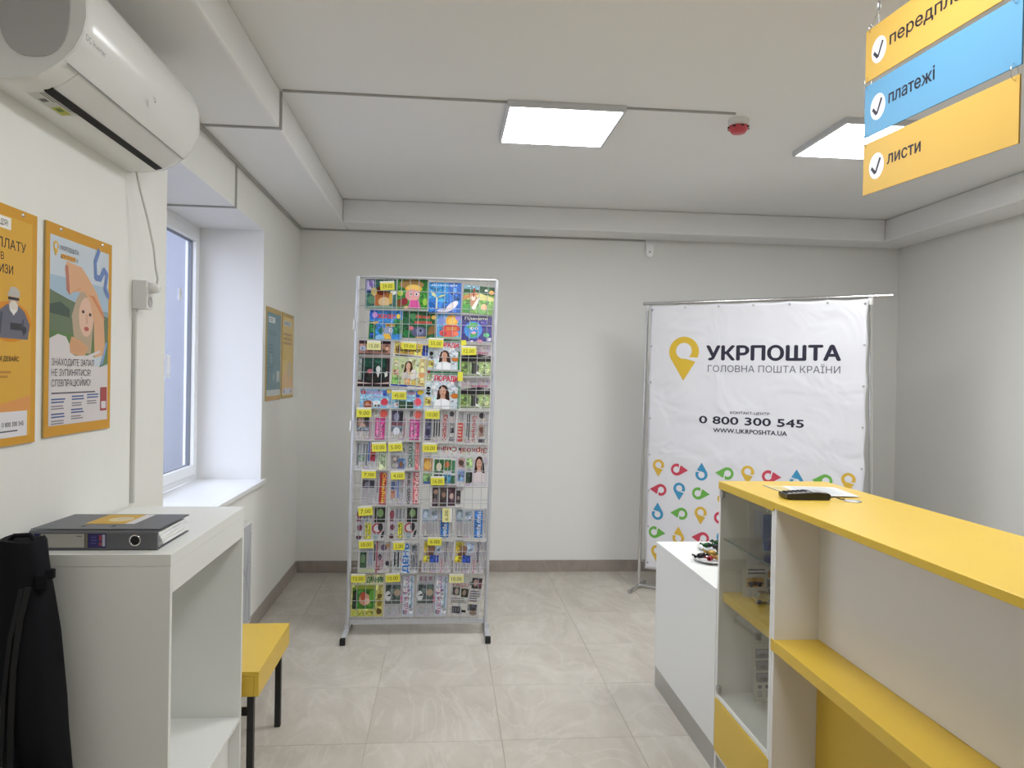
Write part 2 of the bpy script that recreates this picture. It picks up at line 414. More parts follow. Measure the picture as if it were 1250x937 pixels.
# window
XW = -1.585
win = bpy.data.objects.new('window_1', None); C.objects.link(win); win.location = (XW, (WY0 + WY1) / 2, WZ0); struct(win, 'white double-glazed window in the deep reveal'); 
def ringbox(name, x0, x1, y0, y1, z0, z1, t, m, parent):
    b = MB(); b.box(x0, x1, y0, y1, z0, z0 + t); b.box(x0, x1, y0, y1, z1 - t, z1); b.box(x0, x1, y0, y0 + t, z0 + t, z1 - t); b.box(x0, x1, y1 - t, y1, z0 + t, z1 - t)
    return b.build(name, m, parent, .003)
ringbox('window_frame', XW - .07, XW - .012, WY0, WY1, WZ0 + .025, WZ1, .055, M['pvc'], win)
mid = 4.27
boxo('window_frame', (XW - .07, XW - .012, mid - .035, mid + .035, WZ0 + .08, WZ1 - .055), M['pvc'], win, .003)
for a, b_ in ((WY0 + .04, mid - .012), (mid + .012, WY1 - .04)):
    s_ = ringbox('window_sash', XW - .062, XW, a, b_, WZ0 + .065, WZ1 - .04, .062, M['pvc'], win)
    g = ringbox('glazing_gasket', XW - .050, XW - .022, a + .062, b_ - .062, WZ0 + .127, WZ1 - .102, .005, M['gasket'], s_)
    boxo('window_pane', (XW - .042, XW - .036, a + .064, b_ - .064, WZ0 + .129, WZ1 - .104), M['glass'], s_, 0)
h = MB(); h.box(XW, XW + .012, mid + .028, mid + .058, 1.62, 1.74); h.tube([(XW + .01, mid + .043, 1.71), (XW + .05, mid + .043, 1.71)], .009); h.tube([(XW + .05, mid + .043, 1.715), (XW + .052, mid + .045, 1.66), (XW + .05, mid + .05, 1.59)], [.011, .012, .009])
h.build('window_handle', M['pvc'], win)
b = MB(); b.box(XW - .035, XW - .033, 4.72, 4.76, 2.06, 2.13); b.build('paper_sticker', M['paper'], win)
s_ = MB(); s_.box(XW - .01, XL + .028, WY0 - .035, WY1 + .035, WZ0, WZ0 + .026)
# the board is notched around the wall on both sides
s_ = MB(); s_.box(XW - .012, XL, WY0 + .001, WY1 - .001, WZ0 + .0005, WZ0 + .026); s_.box(XL, XL + .03, WY0 - .04, WY1 + .04, WZ0 + .0005, WZ0 + .026)
s_.build('window_sill', M['pvc'], win, .003)
# what stands outside
struct(boxo('exterior_wall', (-5.0, -4.6, 9.5, 34, -.5, 5.2), M['facade'], bevel=0), 'rendered wall of the house across the street')
struct(boxo('exterior_ground', (-30, XO, -20, 34, -.6, -.5), M['asphalt'], bevel=0), 'street outside the window')

# ================================================================== CEILING FITTINGS
def panel(x0, y0, label):
    t = thing('ceiling_light', label, 'ceiling light', (x0 + .2975, y0 + .2975, ZC), 'square led panels on the ceiling')
    x1, y1 = x0 + .595, y0 + .595; z0 = ZC - .032
    b = MB(); q = .014
    for bx in ((x0, x1, y0, y0 + q), (x0, x1, y1 - q, y1), (x0, x0 + q, y0 + q, y1 - q), (x1 - q, x1, y0 + q, y1 - q)): b.box(*bx, z0, ZC)
    b.build('frame', M['lampframe'], t, .001, 1)
    boxo('diffuser', (x0 + q, x1 - q, y0 + q, y1 - q, z0 + .003, z0 + .008), M['led'], t, 0)
panel(.283, 3.68, 'square white led ceiling panel above the newspaper rack side')
panel(2.02, 3.68, 'square white led ceiling panel partly hidden by the hanging sign')
panel(.283, 1.4, 'square white led ceiling panel near the air conditioner')
panel(2.02, 1.4, 'square white led ceiling panel over the service counter')
# smoke detector
t = thing('smoke_detector', 'white smoke detector with red lower cap on the ceiling', 'smoke detector', (1.50, 3.80, ZC))
b = MB(); b.lathe([(.052, 0), (.052, .022), (.048, .034), (.044, .036)], (1.50, 3.80, ZC), (0, 0, -1), 28); b.build('base', M['white_pl'], t)
b = MB(); b.lathe([(.046, .034), (.052, .036), (.050, .050), (.040, .062), (.034, .070), (0, .071)], (1.50, 3.80, ZC), (0, 0, -1), 28); b.build('red_cap', M['red'], t)
for i in range(8):
    a = i * PI / 4; c_, s2 = math.cos(a), math.sin(a); b = MB(); b.box(1.5 + .0505 * c_ - .006, 1.5 + .0505 * c_ + .006, 3.8 + .0505 * s2 - .006, 3.8 + .0505 * s2 + .006, ZC - .048, ZC - .041); b.build('vent_slot', M['dark'], t)
# small wireless sensor on back wall
t = thing('wall_sensor', 'small white rounded sensor at the top of the back wall', 'sensor', (1.703, YB, 2.66))
b = MB(); pr_ = []
for i in range(13):
    a = PI + PI * i / 12; pr_.append((1.703 + .033 * math.cos(a), YB - .03, 2.703 + .040 * math.sin(a)))
pr_ += [(1.736, YB - .03, 2.792), (1.670, YB - .03, 2.792)]
b.extr(pr_, (0, .03, 0)); b.build('housing', M['white_pl'], t, .006)
b = MB(); b.lathe([(.006, 0), (.004, .002), (0, .002)], (1.703, YB - .030, 2.705), (0, -1, 0), 10); b.build('lens', M['dark'], t)
# cable trunking
def duct(label, *b): tag(boxo('cable_trunking', b, M['raceway'], None, .001), label, 'cable duct', 'lengths of grey cable trunking')
yc = 3.705
duct('long thin trunking across the ceiling to the smoke detector', -.803, 1.446, yc - .006, yc + .006, ZC - .010, ZC)
duct('short upright trunking on the side of the ceiling beam', -.815, -.803, yc - .006, yc + .006, ZS - .010, ZC - .0105)
duct('trunking crossing the underside of the ceiling beam', XL + .018, -.8155, yc - .006, yc + .006, ZS - .010, ZS)
duct('trunking along the top of the window wall under the beam', XL, XL + .016, 2.965, YB - .012, ZS - .018, ZS)
duct('trunking along the top of the back wall to the sensor', XL + .0165, 1.669, YB - .010, YB, ZS - .013, ZS)
duct('upright trunking on the wall above the window opening', XL, XL + .010, 4.331, 4.343, WZ1 - .010, ZS - .0185)
duct('trunking across the head of the window reveal', -1.57, XL - .0005, 4.331, 4.343, WZ1 - .010, WZ1)

# ================================================================== AIR CONDITIONER
AY0, AY1 = 2.05, 2.955
ac = thing('air_conditioner', 'white wall-mounted air conditioner above the posters', 'air conditioner', (XL, 2.5, 2.37))
prof = [(0, 2.366), (.05, 2.368), (.118, 2.376), (.128, 2.381), (.16, 2.400), (.193, 2.426), (.222, 2.458), (.243, 2.50), (.252, 2.545), (.250, 2.595), (.236, 2.645), (.208, 2.682), (.16, 2.70), (0, 2.70)]
def acsec(a, b_, y0, y1, i0, i1, name, m, extra=0, endround=True):
    seg = prof[i0:i1 + 1]; mb_ = MB(); cx, cz = .09, 2.535; ys = [(y0, .955), (y0 + .012, .985), (y0 + .035, 1), (y1 - .05, 1), (y1 - .02, .985), (y1 - .005, .955), (y1, .92)] if endround else [(y0, 1), (y1, 1)]
    rows = []
    for y, k in ys:
        row = [(XL + (max(0, cx + (dx - cx) * (k + extra)) if dx > .01 else 0), y, cz + (dz - cz) * (k + extra)) for dx, dz in seg]
        if extra: row += [(XL + cx + (dx - cx) * (k - .01), y, cz + (dz - cz) * (k - .01)) for dx, dz in seg[::-1]]
        rows.append(row)
    n = len(rows[0]); vs = [p for r in rows for p in r]
    fs = [(i * n + j, (i + 1) * n + j, (i + 1) * n + (j + 1) % n, i * n + (j + 1) % n) for i in range(len(rows) - 1) for j in range(n if extra else n - 1)]
    mb_.add(vs, fs, 0, None, not extra)
    mb_.face(rows[0][::-1]); mb_.face(rows[-1])
    o = mb_.build(name, m, ac)
    if extra:
        bv = o.modifiers.new('edge', 'BEVEL'); bv.width = .0015; bv.segments = 2; bv.limit_method = 'ANGLE'; bv.angle_limit = .9
        for q in o.data.polygons: q.use_smooth = True
        o.data.set_sharp_from_angle(angle=.7)
    return o
acsec(0, 0, AY0, AY1, 0, len(prof) - 1, 'casing', M['white_pl'])
acsec(0, 0, AY0 + .075, AY1 - .062, 3, 5, 'louver', M['white_pl_matte'], .010, False)
acsec(0, 0, AY0 + .004, AY1 - .0, 5, 11, 'front_panel', M['white_pl'], .014)
tubeo('panel_seam', [(XL + .1962, AY0 + .01, 2.4243), (XL + .1962, AY1 - .03, 2.4243)], .0016, M['joint'], ac, 6)
b = MB(); b.box(XL + .104, XL + .124, AY0 + .07, AY1 - .065, 2.371, 2.380); 
def rotbox(mb_, c, sx, sy, sz, ang, axis='Y', mi=0):
    R_ = Matrix.Rotation(ang, 3, axis); c = Vector(c)
    mb_.box(-sx / 2, sx / 2, -sy / 2, sy / 2, -sz / 2, sz / 2, mi, None, lambda x, y, z: c + R_ @ Vector((x, y, z)))
b = MB(); rotbox(b, (XL + .119, (AY0 + AY1) / 2 + .004, 2.3765), .024, AY1 - AY0 - .13, .006, -.25); b.build('air_outlet_slot', M['dark'], ac)
# end plate (rounded)
b = MB(); el = []
for i in range(32):
    a = 2 * PI * i / 32; el.append((XL + .118 + .088 * math.copysign(abs(math.cos(a)) ** .8, math.cos(a)), AY0 - .004, 2.562 + .128 * math.copysign(abs(math.sin(a)) ** .8, math.sin(a))))
b.extr(el, (0, .006, 0)); b.build('end_plate', M['grey_pl'], ac, .002)
# print on the unit
b = MB(); p_ = Pr(b, (XL + .2525, 2.0, 2.40), (0, 1, 0), (.02, 0, 1), .6, .3, off=.006)
p_.T('DC Inverter', .03, .24, .055, '#77777a', bold=.0)
b.build('lettering', M['vinyl'], ac)
b = MB(); p_.mb = b; p_.E(.79, .28, .016, .032, '#9a9a9a'); p_.E(.785, .285, .013, .026, '#c8c8c8'); p_.L(.765, .27, .775, .31, 3, '#8a8a8a')
b.build('logo_mark', M['vinyl'], ac)
b = MB(); p_ = Pr(b, (XL + .055, 2.13, 2.3685), (0, 1, 0), (1, 0, .12), .19, .06, off=.0002); p_.N = Vector((.1, 0, -1)).normalized()
p_.R(0, 0, 1, 1, '#c9c9c4'); p_.L(.03, .5, .55, .95, 4, '#6c6c6c'); p_.R(.25, .12, .38, .42, '#5d5d5d'); p_.R(.60, .1, .95, .55, '#b7b94a'); p_.R(.66, .2, .8, .45, '#5e7a33'); p_.L(.45, .62, .95, .95, 3, '#77777a')
b.build('energy_sticker', M['vinyl'], ac)
# power cable and plug
cb = thing('power_cable', 'white power cable hanging from air conditioner to the socket', 'cable', (-1.14, 3.0, 1.95))
tubeo('cord', [(-1.16, 2.915, 2.372), (-1.150, 2.93, 2.30), (-1.135, 2.965, 2.20), (-1.122, 2.99, 2.10), (-1.116, 2.998, 2.02), (-1.108, 2.998, 1.98), (-1.112, 2.998, 1.955)], .0042, M['cable'], cb)
b = MB(); b.lathe([(.020, 0), (.021, .012), (.018, .028), (.010, .034), (0, .034)], (-1.134, 2.998, 1.944), (1, 0, 0), 18); b.build('plug', M['white_pl'], cb)
so = thing('socket_box', 'white double surface socket box on the wall under air conditioner', 'socket', (XL, 2.997, 1.86))
boxo('housing', (XL, -1.136, 2.966, 3.030, 1.862, 1.972), M['white_pl_matte'], so, .004)
for z in (1.944, 1.892):
    b = MB(); b.lathe([(.021, 0), (.021, .002), (.018, .0022), (.0175, .0005), (0, .0005)], (-1.136, 2.998, z), (1, 0, 0), 20); b.build('outlet', M['grey_pl'] if z < 1.9 else M['white_pl'], so)
boxo('conduit', (XL, XL + .014, 2.972, 2.986, 1.12, 1.862), M['cable'], so, .002)

# ================================================================== POSTERS
def poster(y0, y1, z0, z1, label, group=None):
    t = thing('wall_poster', label, 'poster', (XL, (y0 + y1) / 2, z0), group)
    boxo('backing_board', (XL + .001, XL + .007, y0, y1, z0, z1), M['poster_board'], t, .0008)
    for yy in (y0 + .085, y1 - .075):
        b = MB(); b.lathe([(.006, 0), (.005, .003), (0, .0035)], (XL + .007, yy, z1 - .012), (1, 0, 0), 10); b.build('push_pin', M['chrome'], t)
    b = MB(); p = Pr(b, (XL + .007, y0, z0), (0, 1, 0), (0, 0, 1), y1 - y0, z1 - z0, off=.0004)
    return t, b, p
# A : mostly cut off by the left edge of the picture
t, b, p = poster(1.852, 2.288, 1.415, 2.067, 'yellow poster with old man in a cap, cut by the picture edge')
YL = '#e2a326'
p.R(0, 0, 1, 1, '#d29a2c'); p.R(.05, .035, .94, .955, '#dba93e')
p.R(.3, .90, .70, .95, '#efece6'); p.T('АКЦІЯ!', .665, .913, .024, '#2b2b30', al='r')
p.T('ПЕРЕДПЛАТУ', .867, .822, .040, '#3a2e1c', al='r', fit=.62); p.T('В', .626, .772, .030, '#3a2e1c', al='r'); p.T('ПРИЗИ', .725, .718, .036, '#3a2e1c', al='r')
p.E(.70, .52, .24, .085, '#d78a1e')
def mv(q): return [(x, .45 + (y - .34) * .74) for x, y in q]
p.P(mv([(.52, .34), (.90, .34), (.92, .43), (.86, .50), (.79, .53), (.66, .53), (.58, .49)]), '#6a6a78'); p.P(mv([(.44, .34), (.53, .34), (.53, .47), (.44, .47)]), '#2f3038')
p.P(mv([(.60, .36), (.62, .48), (.60, .49), (.57, .36)]), '#4c4d5c'); p.P(mv([(.86, .36), (.85, .46), (.83, .45), (.84, .36)]), '#4c4d5c')
p.E(.735, .605, .055, .038, '#c9a188'); p.E(.735, .583, .048, .027, '#dcd6cc'); p.P(mv([(.665, .58), (.805, .58), (.80, .615), (.76, .635), (.70, .63)]), '#bdb9b0')
p.P(mv([(.675, .560), (.795, .560), (.795, .575), (.675, .575)]), '#29292c'); p.P(mv([(.70, .505), (.735, .47), (.77, .505)]), '#eceae6'); p.P(mv([(.70, .39), (.83, .39), (.83, .43), (.70, .43)]), '#33343c'); p.E(.855, .49, .028, .016, '#33343c')
p.T('ЧИ ДЕВАЙС', .80, .355, .020, '#3a2e1c', al='r'); p.L(.35, .28, .78, .318, 2, '#b98432'); p.L(.3, .19, .5, .215, 2, '#b98432'); p.P([(.05, .143), (.94, .143), (.94, .21), (.5, .165), (.05, .19)], '#dd9a55')
p.R(.2, .035, .90, .143, '#dfdee2'); p.T('0 800 300 545', .86, .08, .020, '#2b2b38', al='r', bold=.02); p.L(.45, .055, .84, .067, 1, '#55555f')
b.build('printed_sheet', M['inkgloss'], t)
# B : woman in an orange jumper
t, b, p = poster(2.336, 2.776, 1.422, 2.068, 'yellow framed poster of woman in an orange jumper beside the socket')
p.R(.0, .0, 1, 1, '#d0982f'); p.R(.055, .05, .945, .945, '#c9d3dc')
p.R(.055, .60, .945, .76, '#a9bfd2'); p.R(.055, .52, .945, .63, '#8fa3b0')
p.P([(.055, .40), (.945, .40), (.945, .60), (.7, .62), (.3, .66), (.055, .69)], '#69795f'); p.P([(.055, .62), (.2, .64), (.33, .61), (.33, .57), (.055, .58)], '#4a594e')
p.P([(.055, .36), (.4, .36), (.945, .40), (.945, .47), (.055, .50)], '#5f7d4f')
p.P([(.42, .40), (.36, .58), (.42, .66), (.52, .73), (.66, .72), (.70, .60), (.66, .40)], '#b9a58c')                     # hair
p.E(.58, .585, .115, .10, '#e1bba4'); p.E(.53, .61, .022, .009, '#4a3a35', 8); p.E(.64, .60, .022, .009, '#4a3a35', 8); p.E(.585, .525, .04, .012, '#b4605a', 8); p.P([(.57, .60), (.60, .60), (.605, .555), (.575, .55)], '#d3a890')
p.P([(.25, .80), (.28, .84), (.50, .83), (.62, .78), (.74, .72), (.86, .62), (.90, .40), (.72, .38), (.70, .56), (.64, .66), (.55, .71), (.38, .70), (.33, .68)], '#dcab84')   # raised sleeve
p.P([(.28, .70), (.33, .68), (.30, .82), (.26, .82)], '#b97a6a'); p.P([(.60, .70), (.66, .69), (.88, .58), (.86, .62), (.70, .70)], '#d08a5e'); p.P([(.34, .69), (.50, .73), (.58, .77), (.48, .72)], '#cf8f62')
p.P([(.30, .40), (.55, .38), (.62, .43), (.50, .46), (.36, .48)], '#d2a078')
p.P([(.055, .05), (.945, .05), (.945, .34), (.80, .33), (.68, .35), (.70, .39), (.82, .41), (.80, .42), (.6, .39), (.42, .385), (.34, .40), (.33, .44), (.28, .475), (.17, .485), (.055, .46)], '#d9d3d4')
p.P([(.80, .33), (.945, .35), (.945, .48), (.90, .46), (.86, .40)], '#63805c'); p.P([(.82, .34), (.86, .35), (.93, .46), (.91, .47)], '#8aa6d6')
sq = [(.77, .945), (.71, .88), (.72, .80), (.80, .80), (.86, .85), (.91, .83), (.88, .75), (.93, .72), (.945, .72)]
for a_, c_ in zip(sq, sq[1:]):
    dx, dy = c_[0] - a_[0], (c_[1] - a_[1]) * 1.47; l_ = math.hypot(dx, dy) or 1; nx, ny = -dy / l_ * .024, dx / l_ * .024 / 1.47
    ex, ey = dx / l_ * .01, dy / l_ * .01 / 1.47
    p.P([(a_[0] + nx - ex, a_[1] + ny - ey), (a_[0] - nx - ex, a_[1] - ny - ey), (c_[0] - nx + ex, c_[1] - ny + ey), (c_[0] + nx + ex, c_[1] + ny + ey)], '#6c86be')
p.pin(.125, .895, .016, 0, '#e2b13b', '#c9d3dc'); p.T('УКРПОШТА', .18, .885, .022, '#3a3a44', bold=0, fit=.27); p.R(.2, .845, .40, .868, '#e6a94b'); p.T('для бізнесу', .19, .85, .019, '#2b2222', bold=0, fit=.25)
p.T('ЗНАХОДИТЕ ЗАПАЛ', .085, .335, .033, '#35323c', bold=0, fit=.62); p.T('НЕ ЗУПИНЯТИСЯ?', .085, .285, .033, '#35323c', bold=0, fit=.57); p.T('СПІВПРАЦЮЙМО!', .085, .235, .033, '#35323c', bold=0, fit=.57)
p.L(.085, .196, .80, .210, 1, '#605c66')
for bx, by in ((.085, .145), (.37, .155), (.60, .160), (.085, .075), (.36, .09)):
    p.L(bx, by + .008, bx + .20, by + .036, 2, '#54699a'); p.L(bx, by - .022, bx + .19, by + .002, 2, '#8b878e')
p.R(.82, .10, .93, .225, '#a84a4a'); p.R(.835, .112, .915, .15, '#d9d3d4')
b.build('printed_sheet', M['inkgloss'], t)
# pair beyond the window
t, b, p = poster(5.100, 5.534, 1.438, 2.071, 'teal poster with yellow border nearest the window reveal')
p.R(.03, .0, .97, .05, '#cf9c4c'); p.R(.03, .05, .97, .945, '#5f8794'); p.R(.03, .05, .97, .115, '#c8d2d2'); p.R(.12, .84, .55, .90, '#dfe6e6'); p.L(.14, .85, .5, .89, 2, '#5d7782'); p.L(.12, .70, .8, .76, 2, '#48707f'); p.L(.12, .30, .5, .62, 8, '#4c7684')
p.R(.7, .2, .92, .32, '#b9c4c4'); p.P([(.45, .22), (.55, .22), (.52, .33)], '#a9bfc4'); p.E(.3, .45, .08, .06, '#7397a2')
b.build('printed_sheet', M['inkgloss'], t)
t, b, p = poster(5.576, 5.985, 1.440, 2.072, 'pale yellow poster near the far corner of window wall')
p.R(.04, .03, .96, .96, '#d8b766'); p.R(.04, .45, .96, .75, '#d3b055'); p.R(.12, .85, .75, .91, '#cfd6d2'); p.L(.14, .86, .7, .90, 2, '#66707a'); p.L(.1, .62, .85, .78, 3, '#a58243'); p.P([(.04, .06), (.96, .06), (.96, .2), (.5, .34), (.04, .26)], '#d9ae79'); p.E(.6, .34, .18, .1, '#c9b184'); p.R(.08, .045, .9, .115, '#c9cbd6'); p.E(.2, .08, .04, .025, '#77778a'); p.E(.78, .08, .04, .025, '#77778a')
b.build('printed_sheet', M['inkgloss'], t)

# ================================================================== WHITE CABINET (left), BINDER, BAG
CX0, CX1, CY0, CY1, CZ = -1.178, -.762, 2.187, 2.967, 1.110
cab = thing('white_cabinet', 'tall open white laminate stand against the left wall', 'cabinet', (-.97, 2.577, 0))
boxo('worktop', (CX0, CX1, CY0, CY1, CZ - .034, CZ), M['white_lam'], cab)
boxo('side_panel', (CX0, CX1 - .001, CY0, CY0 + .018, 0, CZ - .0345), M['white_lam'], cab)
boxo('side_panel', (CX0, CX1 - .001, CY1 - .018, CY1, 0, CZ - .0345), M['white_lam'], cab)
boxo('back_panel', (CX0, CX0 + .016, CY0 + .0185, CY1 - .0185, .06, CZ - .0345), M['white_lam'], cab)
boxo('front_rail', (CX1 - .019, CX1 - .001, CY0 + .0185, CY1 - .0185, .996, CZ - .0345), M['white_lam'], cab)
boxo('shelf', (CX0 + .0165, CX1 - .002, CY0 + .0185, CY1 - .0185, .285, .303), M['white_lam'], cab)
boxo('plinth', (CX1 - .06, CX1 - .042, CY0 + .0185, CY1 - .0185, 0, .2845), M['white_lam'], cab)
# lever arch file
bd = thing('binder', 'grey lever arch file lying on the white stand', 'binder', (-.98, 2.36, CZ))
BX0, BX1, BY0, BY1, BZ = -1.170, -.818, 2.236, 2.505, CZ
boxo('bottom_cover', (BX0, BX1, BY0 + .004, BY1, BZ, BZ + .003), M['binder'], bd, .001)
b = MB(); pf = [(BY0 + .003, BZ + .0005), (BY0, BZ + .006), (BY0, BZ + .050), (BY0 + .005, BZ + .056), (BY0 + .012, BZ + .057), (BY0 + .012, BZ + .053), (BY0 + .005, BZ + .048), (BY0 + .004, BZ + .006), (BY0 + .005, BZ + .0035)]
b.extr([(BX0, y, z) for y, z in pf], (BX1 - BX0, 0, 0)); b.build('spine', M['binder'], bd, .001)
b = MB(); b.extr([(BX0, BY0 + .010, BZ + .0575), (BX0, BY1, BZ + .052), (BX0, BY1, BZ + .055), (BX0, BY0 + .010, BZ + .0605)], (BX1 - BX0, 0, 0)); b.build('top_cover', M['binder'], bd, .001)
for k in range(5):
    b = MB(); o_ = .004 * (k % 2); b.box(BX0 + .012 + o_, BX1 - .006 + .004 * ((k * 3) % 4), BY0 + .03, BY1 - .012 - .01 * (k % 3), BZ + .0035 + k * .0085, BZ + .0110 + k * .0085); b.build('paper_stack', M['paper'] if k % 2 == 0 else M['pvc'], bd)
b = MB(); ring = [(0, 0)]
b.lathe([(.0165, 0), (.0165, .0015), (.0135, .0015), (.0128, 0)], (-.880, BY0, BZ + .029), (0, -1, 0), 24); b.build('finger_ring', M['chrome'], bd)
b = MB(); b.lathe([(.0130, 0), (.0130, .0006), (0, .0006)], (-.880, BY0, BZ + .029), (0, -1, 0), 24); b.build('finger_hole', M['dark'], bd)
b = MB(); p = Pr(b, (BX0, BY0, BZ), (1, 0, 0), (0, 0, 1), BX1 - BX0, .057, off=.0005)
p.R(.045, .14, .085, .86, '#33315f'); p.R(.095, .16, .43, .84, '#b9b8b0'); p.R(.37, .70, .41, .74, '#6a6a66'); p.R(.44, .14, .455, .86, '#83805f'); p.R(.455, .14, .60, .86, '#3a3566'); p.L(.48, .3, .535, .75, 3, '#56518c'); p.R(.545, .5, .565, .78, '#a04a52'); p.R(.545, .25, .565, .42, '#a04a52'); p.R(.57, .22, .592, .8, '#b9b8c8'); p.L(.05, .5, .08, .62, 1, '#8a88b0')
b.build('spine_labels', M['ink'], bd)
b = MB(); p = Pr(b, (BX0, BY0 + .010, BZ + .0605), (1, 0, 0), (0, 1, -.021), BX1 - BX0, BY1 - BY0 - .01, off=.0005)
p.R(.315, .30, .64, .95, '#c9a23c'); p.R(.64, .30, .72, .95, '#d5d3d8'); p.E(.52, .62, .10, .16, '#d8c89a'); p.E(.53, .66, .06, .1, '#cdbfa8'); p.R(.33, .95, .45, .99, '#8b98a8'); p.R(.345, .11, .372, .20, '#101012'); p.R(.585, .11, .612, .20, '#101012')
b.build('title_sheet', M['ink'], bd)
# black bag with straps
bag = thing('fabric_bag', 'tall black fabric bag with straps leaning by the white stand', 'bag', (-1.08, 2.1, 0))
secs = [(0, -1.16, -.975), (.08, -1.165, -.965), (.3, -1.150, -.975), (.576, -1.145, -.992), (.736, -1.150, -1.012), (.911, -1.162, -1.032), (1.042, -1.168, -1.047), (1.107, -1.172, -1.056), (1.160, -1.176, -1.068), (1.172, -1.174, -1.074)]
b = MB(); rows = []; n = 20
for i, (z, xa, xb) in enumerate(secs):
    cx, hx, hy = (xa + xb) / 2, (xb - xa) / 2, .062 + .012 * math.sin(i * 1.7) if z < 1.1 else .05
    rows.append([(cx + hx * math.copysign(abs(math.cos(2 * PI * j / n)) ** .6, math.cos(2 * PI * j / n)) + .003 * math.sin(5 * j + i * 2), 2.105 + hy * math.copysign(abs(math.sin(2 * PI * j / n)) ** .7, math.sin(2 * PI * j / n)) + .004 * math.sin(3 * j + i), z + (.004 * math.sin(j) if 0 < i else 0)) for j in range(n)])
vs_ = [q for r in rows for q in r]
b.add(vs_, [(i * n + j, i * n + (j + 1) % n, (i + 1) * n + (j + 1) % n, (i + 1) * n + j) for i in range(len(rows) - 1) for j in range(n)], 0, None, True)
b.face(rows[0][::-1]); b.face(rows[-1]); b.build('body', M['fabric'], bag)
def strap(name, pts, wd, parent, m=M['strap']):
    b = MB()
    for a_, c_ in zip(pts, pts[1:]):
        b.add([(a_[0] - wd / 2, a_[1], a_[2]), (a_[0] + wd / 2, a_[1] - .002, a_[2]), (c_[0] + wd / 2, c_[1] - .002, c_[2]), (c_[0] - wd / 2, c_[1], c_[2]),
               (a_[0] - wd / 2, a_[1] - .004, a_[2]), (a_[0] + wd / 2, a_[1] - .006, a_[2]), (c_[0] + wd / 2, c_[1] - .006, c_[2]), (c_[0] - wd / 2, c_[1] - .004, c_[2])],
              [(0, 1, 2, 3), (7, 6, 5, 4), (0, 4, 5, 1), (1, 5, 6, 2), (2, 6, 7, 3), (3, 7, 4, 0)])
    return b.build(name, m, parent)
strap('strap', [(-1.068, 2.045, 1.06), (-1.082, 2.036, .98), (-1.095, 2.032, .85), (-1.10, 2.032, .70), (-1.098, 2.03, .55)], .016, bag)
strap('strap', [(-1.085, 2.045, 1.055), (-1.105, 2.034, .93), (-1.118, 2.030, .78), (-1.122, 2.030, .60)], .012, bag)
strap('brand_tab', [(-1.137, 2.032, .80), (-1.137, 2.032, .765)], .010, bag, M['grey_pl'])
b = MB(); b.box(-1.062, -1.030, 2.060, 2.085, 1.045, 1.085); b.box(-1.04, -1.018, 2.065, 2.08, 1.075, 1.10); b.build('buckle', M['fabric'], bag, .003)
tubeo('carry_handle', [(-1.14, 2.09, 1.172), (-1.13, 2.09, 1.184), (-1.09, 2.09, 1.186), (-1.08, 2.09, 1.172)], .006, M['fabric'], bag)
b = MB(); b.lathe([(.0, 0), (.05, .004), (.066, .02), (.05, .045), (0, .055)], (-1.045, 2.02, .52), (0, 0, 1), 20); b.build('side_pouch', M['fabric'], bag)

# ================================================================== YELLOW BENCH, HEATING PANEL
be = thing('yellow_bench', 'yellow topped bench with black metal legs behind the white stand', 'bench', (-.95, 3.24, 0))
EX0, EX1, EY0, EY1, EZ = -1.165, -.703, 2.985, 3.565, .462
boxo('seat_top', (EX0, EX1, EY0, EY1, EZ - .018, EZ), M['yellow'], be)
boxo('apron', (EX1 - .019, EX1 - .0005, EY0, EY1, EZ - .098, EZ - .0185), M['yellow'], be)
boxo('apron', (EX0, EX0 + .018, EY0, EY1, EZ - .098, EZ - .0185), M['yellow'], be)
boxo('apron', (EX0 + .0185, EX1 - .0195, EY0 + .0005, EY0 + .018, EZ - .098, EZ - .0185), M['yellow'], be)
boxo('apron', (EX0 + .0185, EX1 - .0195, EY1 - .018, EY1, EZ - .098, EZ - .0185), M['yellow'], be)
for x in (EX0 + .03, EX1 - .052):
    for y in (EY0 + .03, EY1 - .056): boxo('leg', (x, x + .026, y, y + .026, 0, EZ - .0185), M['black'], be)
for y in (EY0 + .032, EY1 - .054): boxo('stretcher', (EX0 + .0565, EX1 - .0525, y, y + .022, .275 if y < 3.2 else .32, .303 if y < 3.2 else .348), M['black'], be)
hp = thing('heating_panel', 'pale marble patterned heating panel on the wall under the window', 'heater', (XL + .03, 4.1, .1))
boxo('body', (XL + .002, XL + .043, 3.55, 4.64, .125, .733), M['white_pl_matte'], hp, .003)
b = MB(); p = Pr(b, (XL + .043, 3.56, .135), (0, 1, 0), (0, 0, 1), 1.07, .588, off=.0005)
p.R(0, 0, 1, 1, '#c2c4ca')
for k, vv in enumerate(([(.55, 0), (.62, .3), (.70, .5), (.74, .8), (.86, 1)], [(.80, 0), (.83, .35), (.90, .5), (.96, .3), (.97, 0)], [(.84, .6), (.88, .5), (.93, .62), (.99, .6)], [(.88, .1), (.90, .4), (.94, .75), (1, .9)], [(.2, 0), (.3, .5), (.5, .8), (.55, 1)])):
    for a_, c_ in zip(vv, vv[1:]):
        p.P([(a_[0] - .004, a_[1]), (a_[0] + .006, a_[1]), (c_[0] + .006, c_[1]), (c_[0] - .004, c_[1])], ('#9a9ca6', '#a4a6ae')[k % 2])
b.build('marble_face', M['inkgloss'], hp)

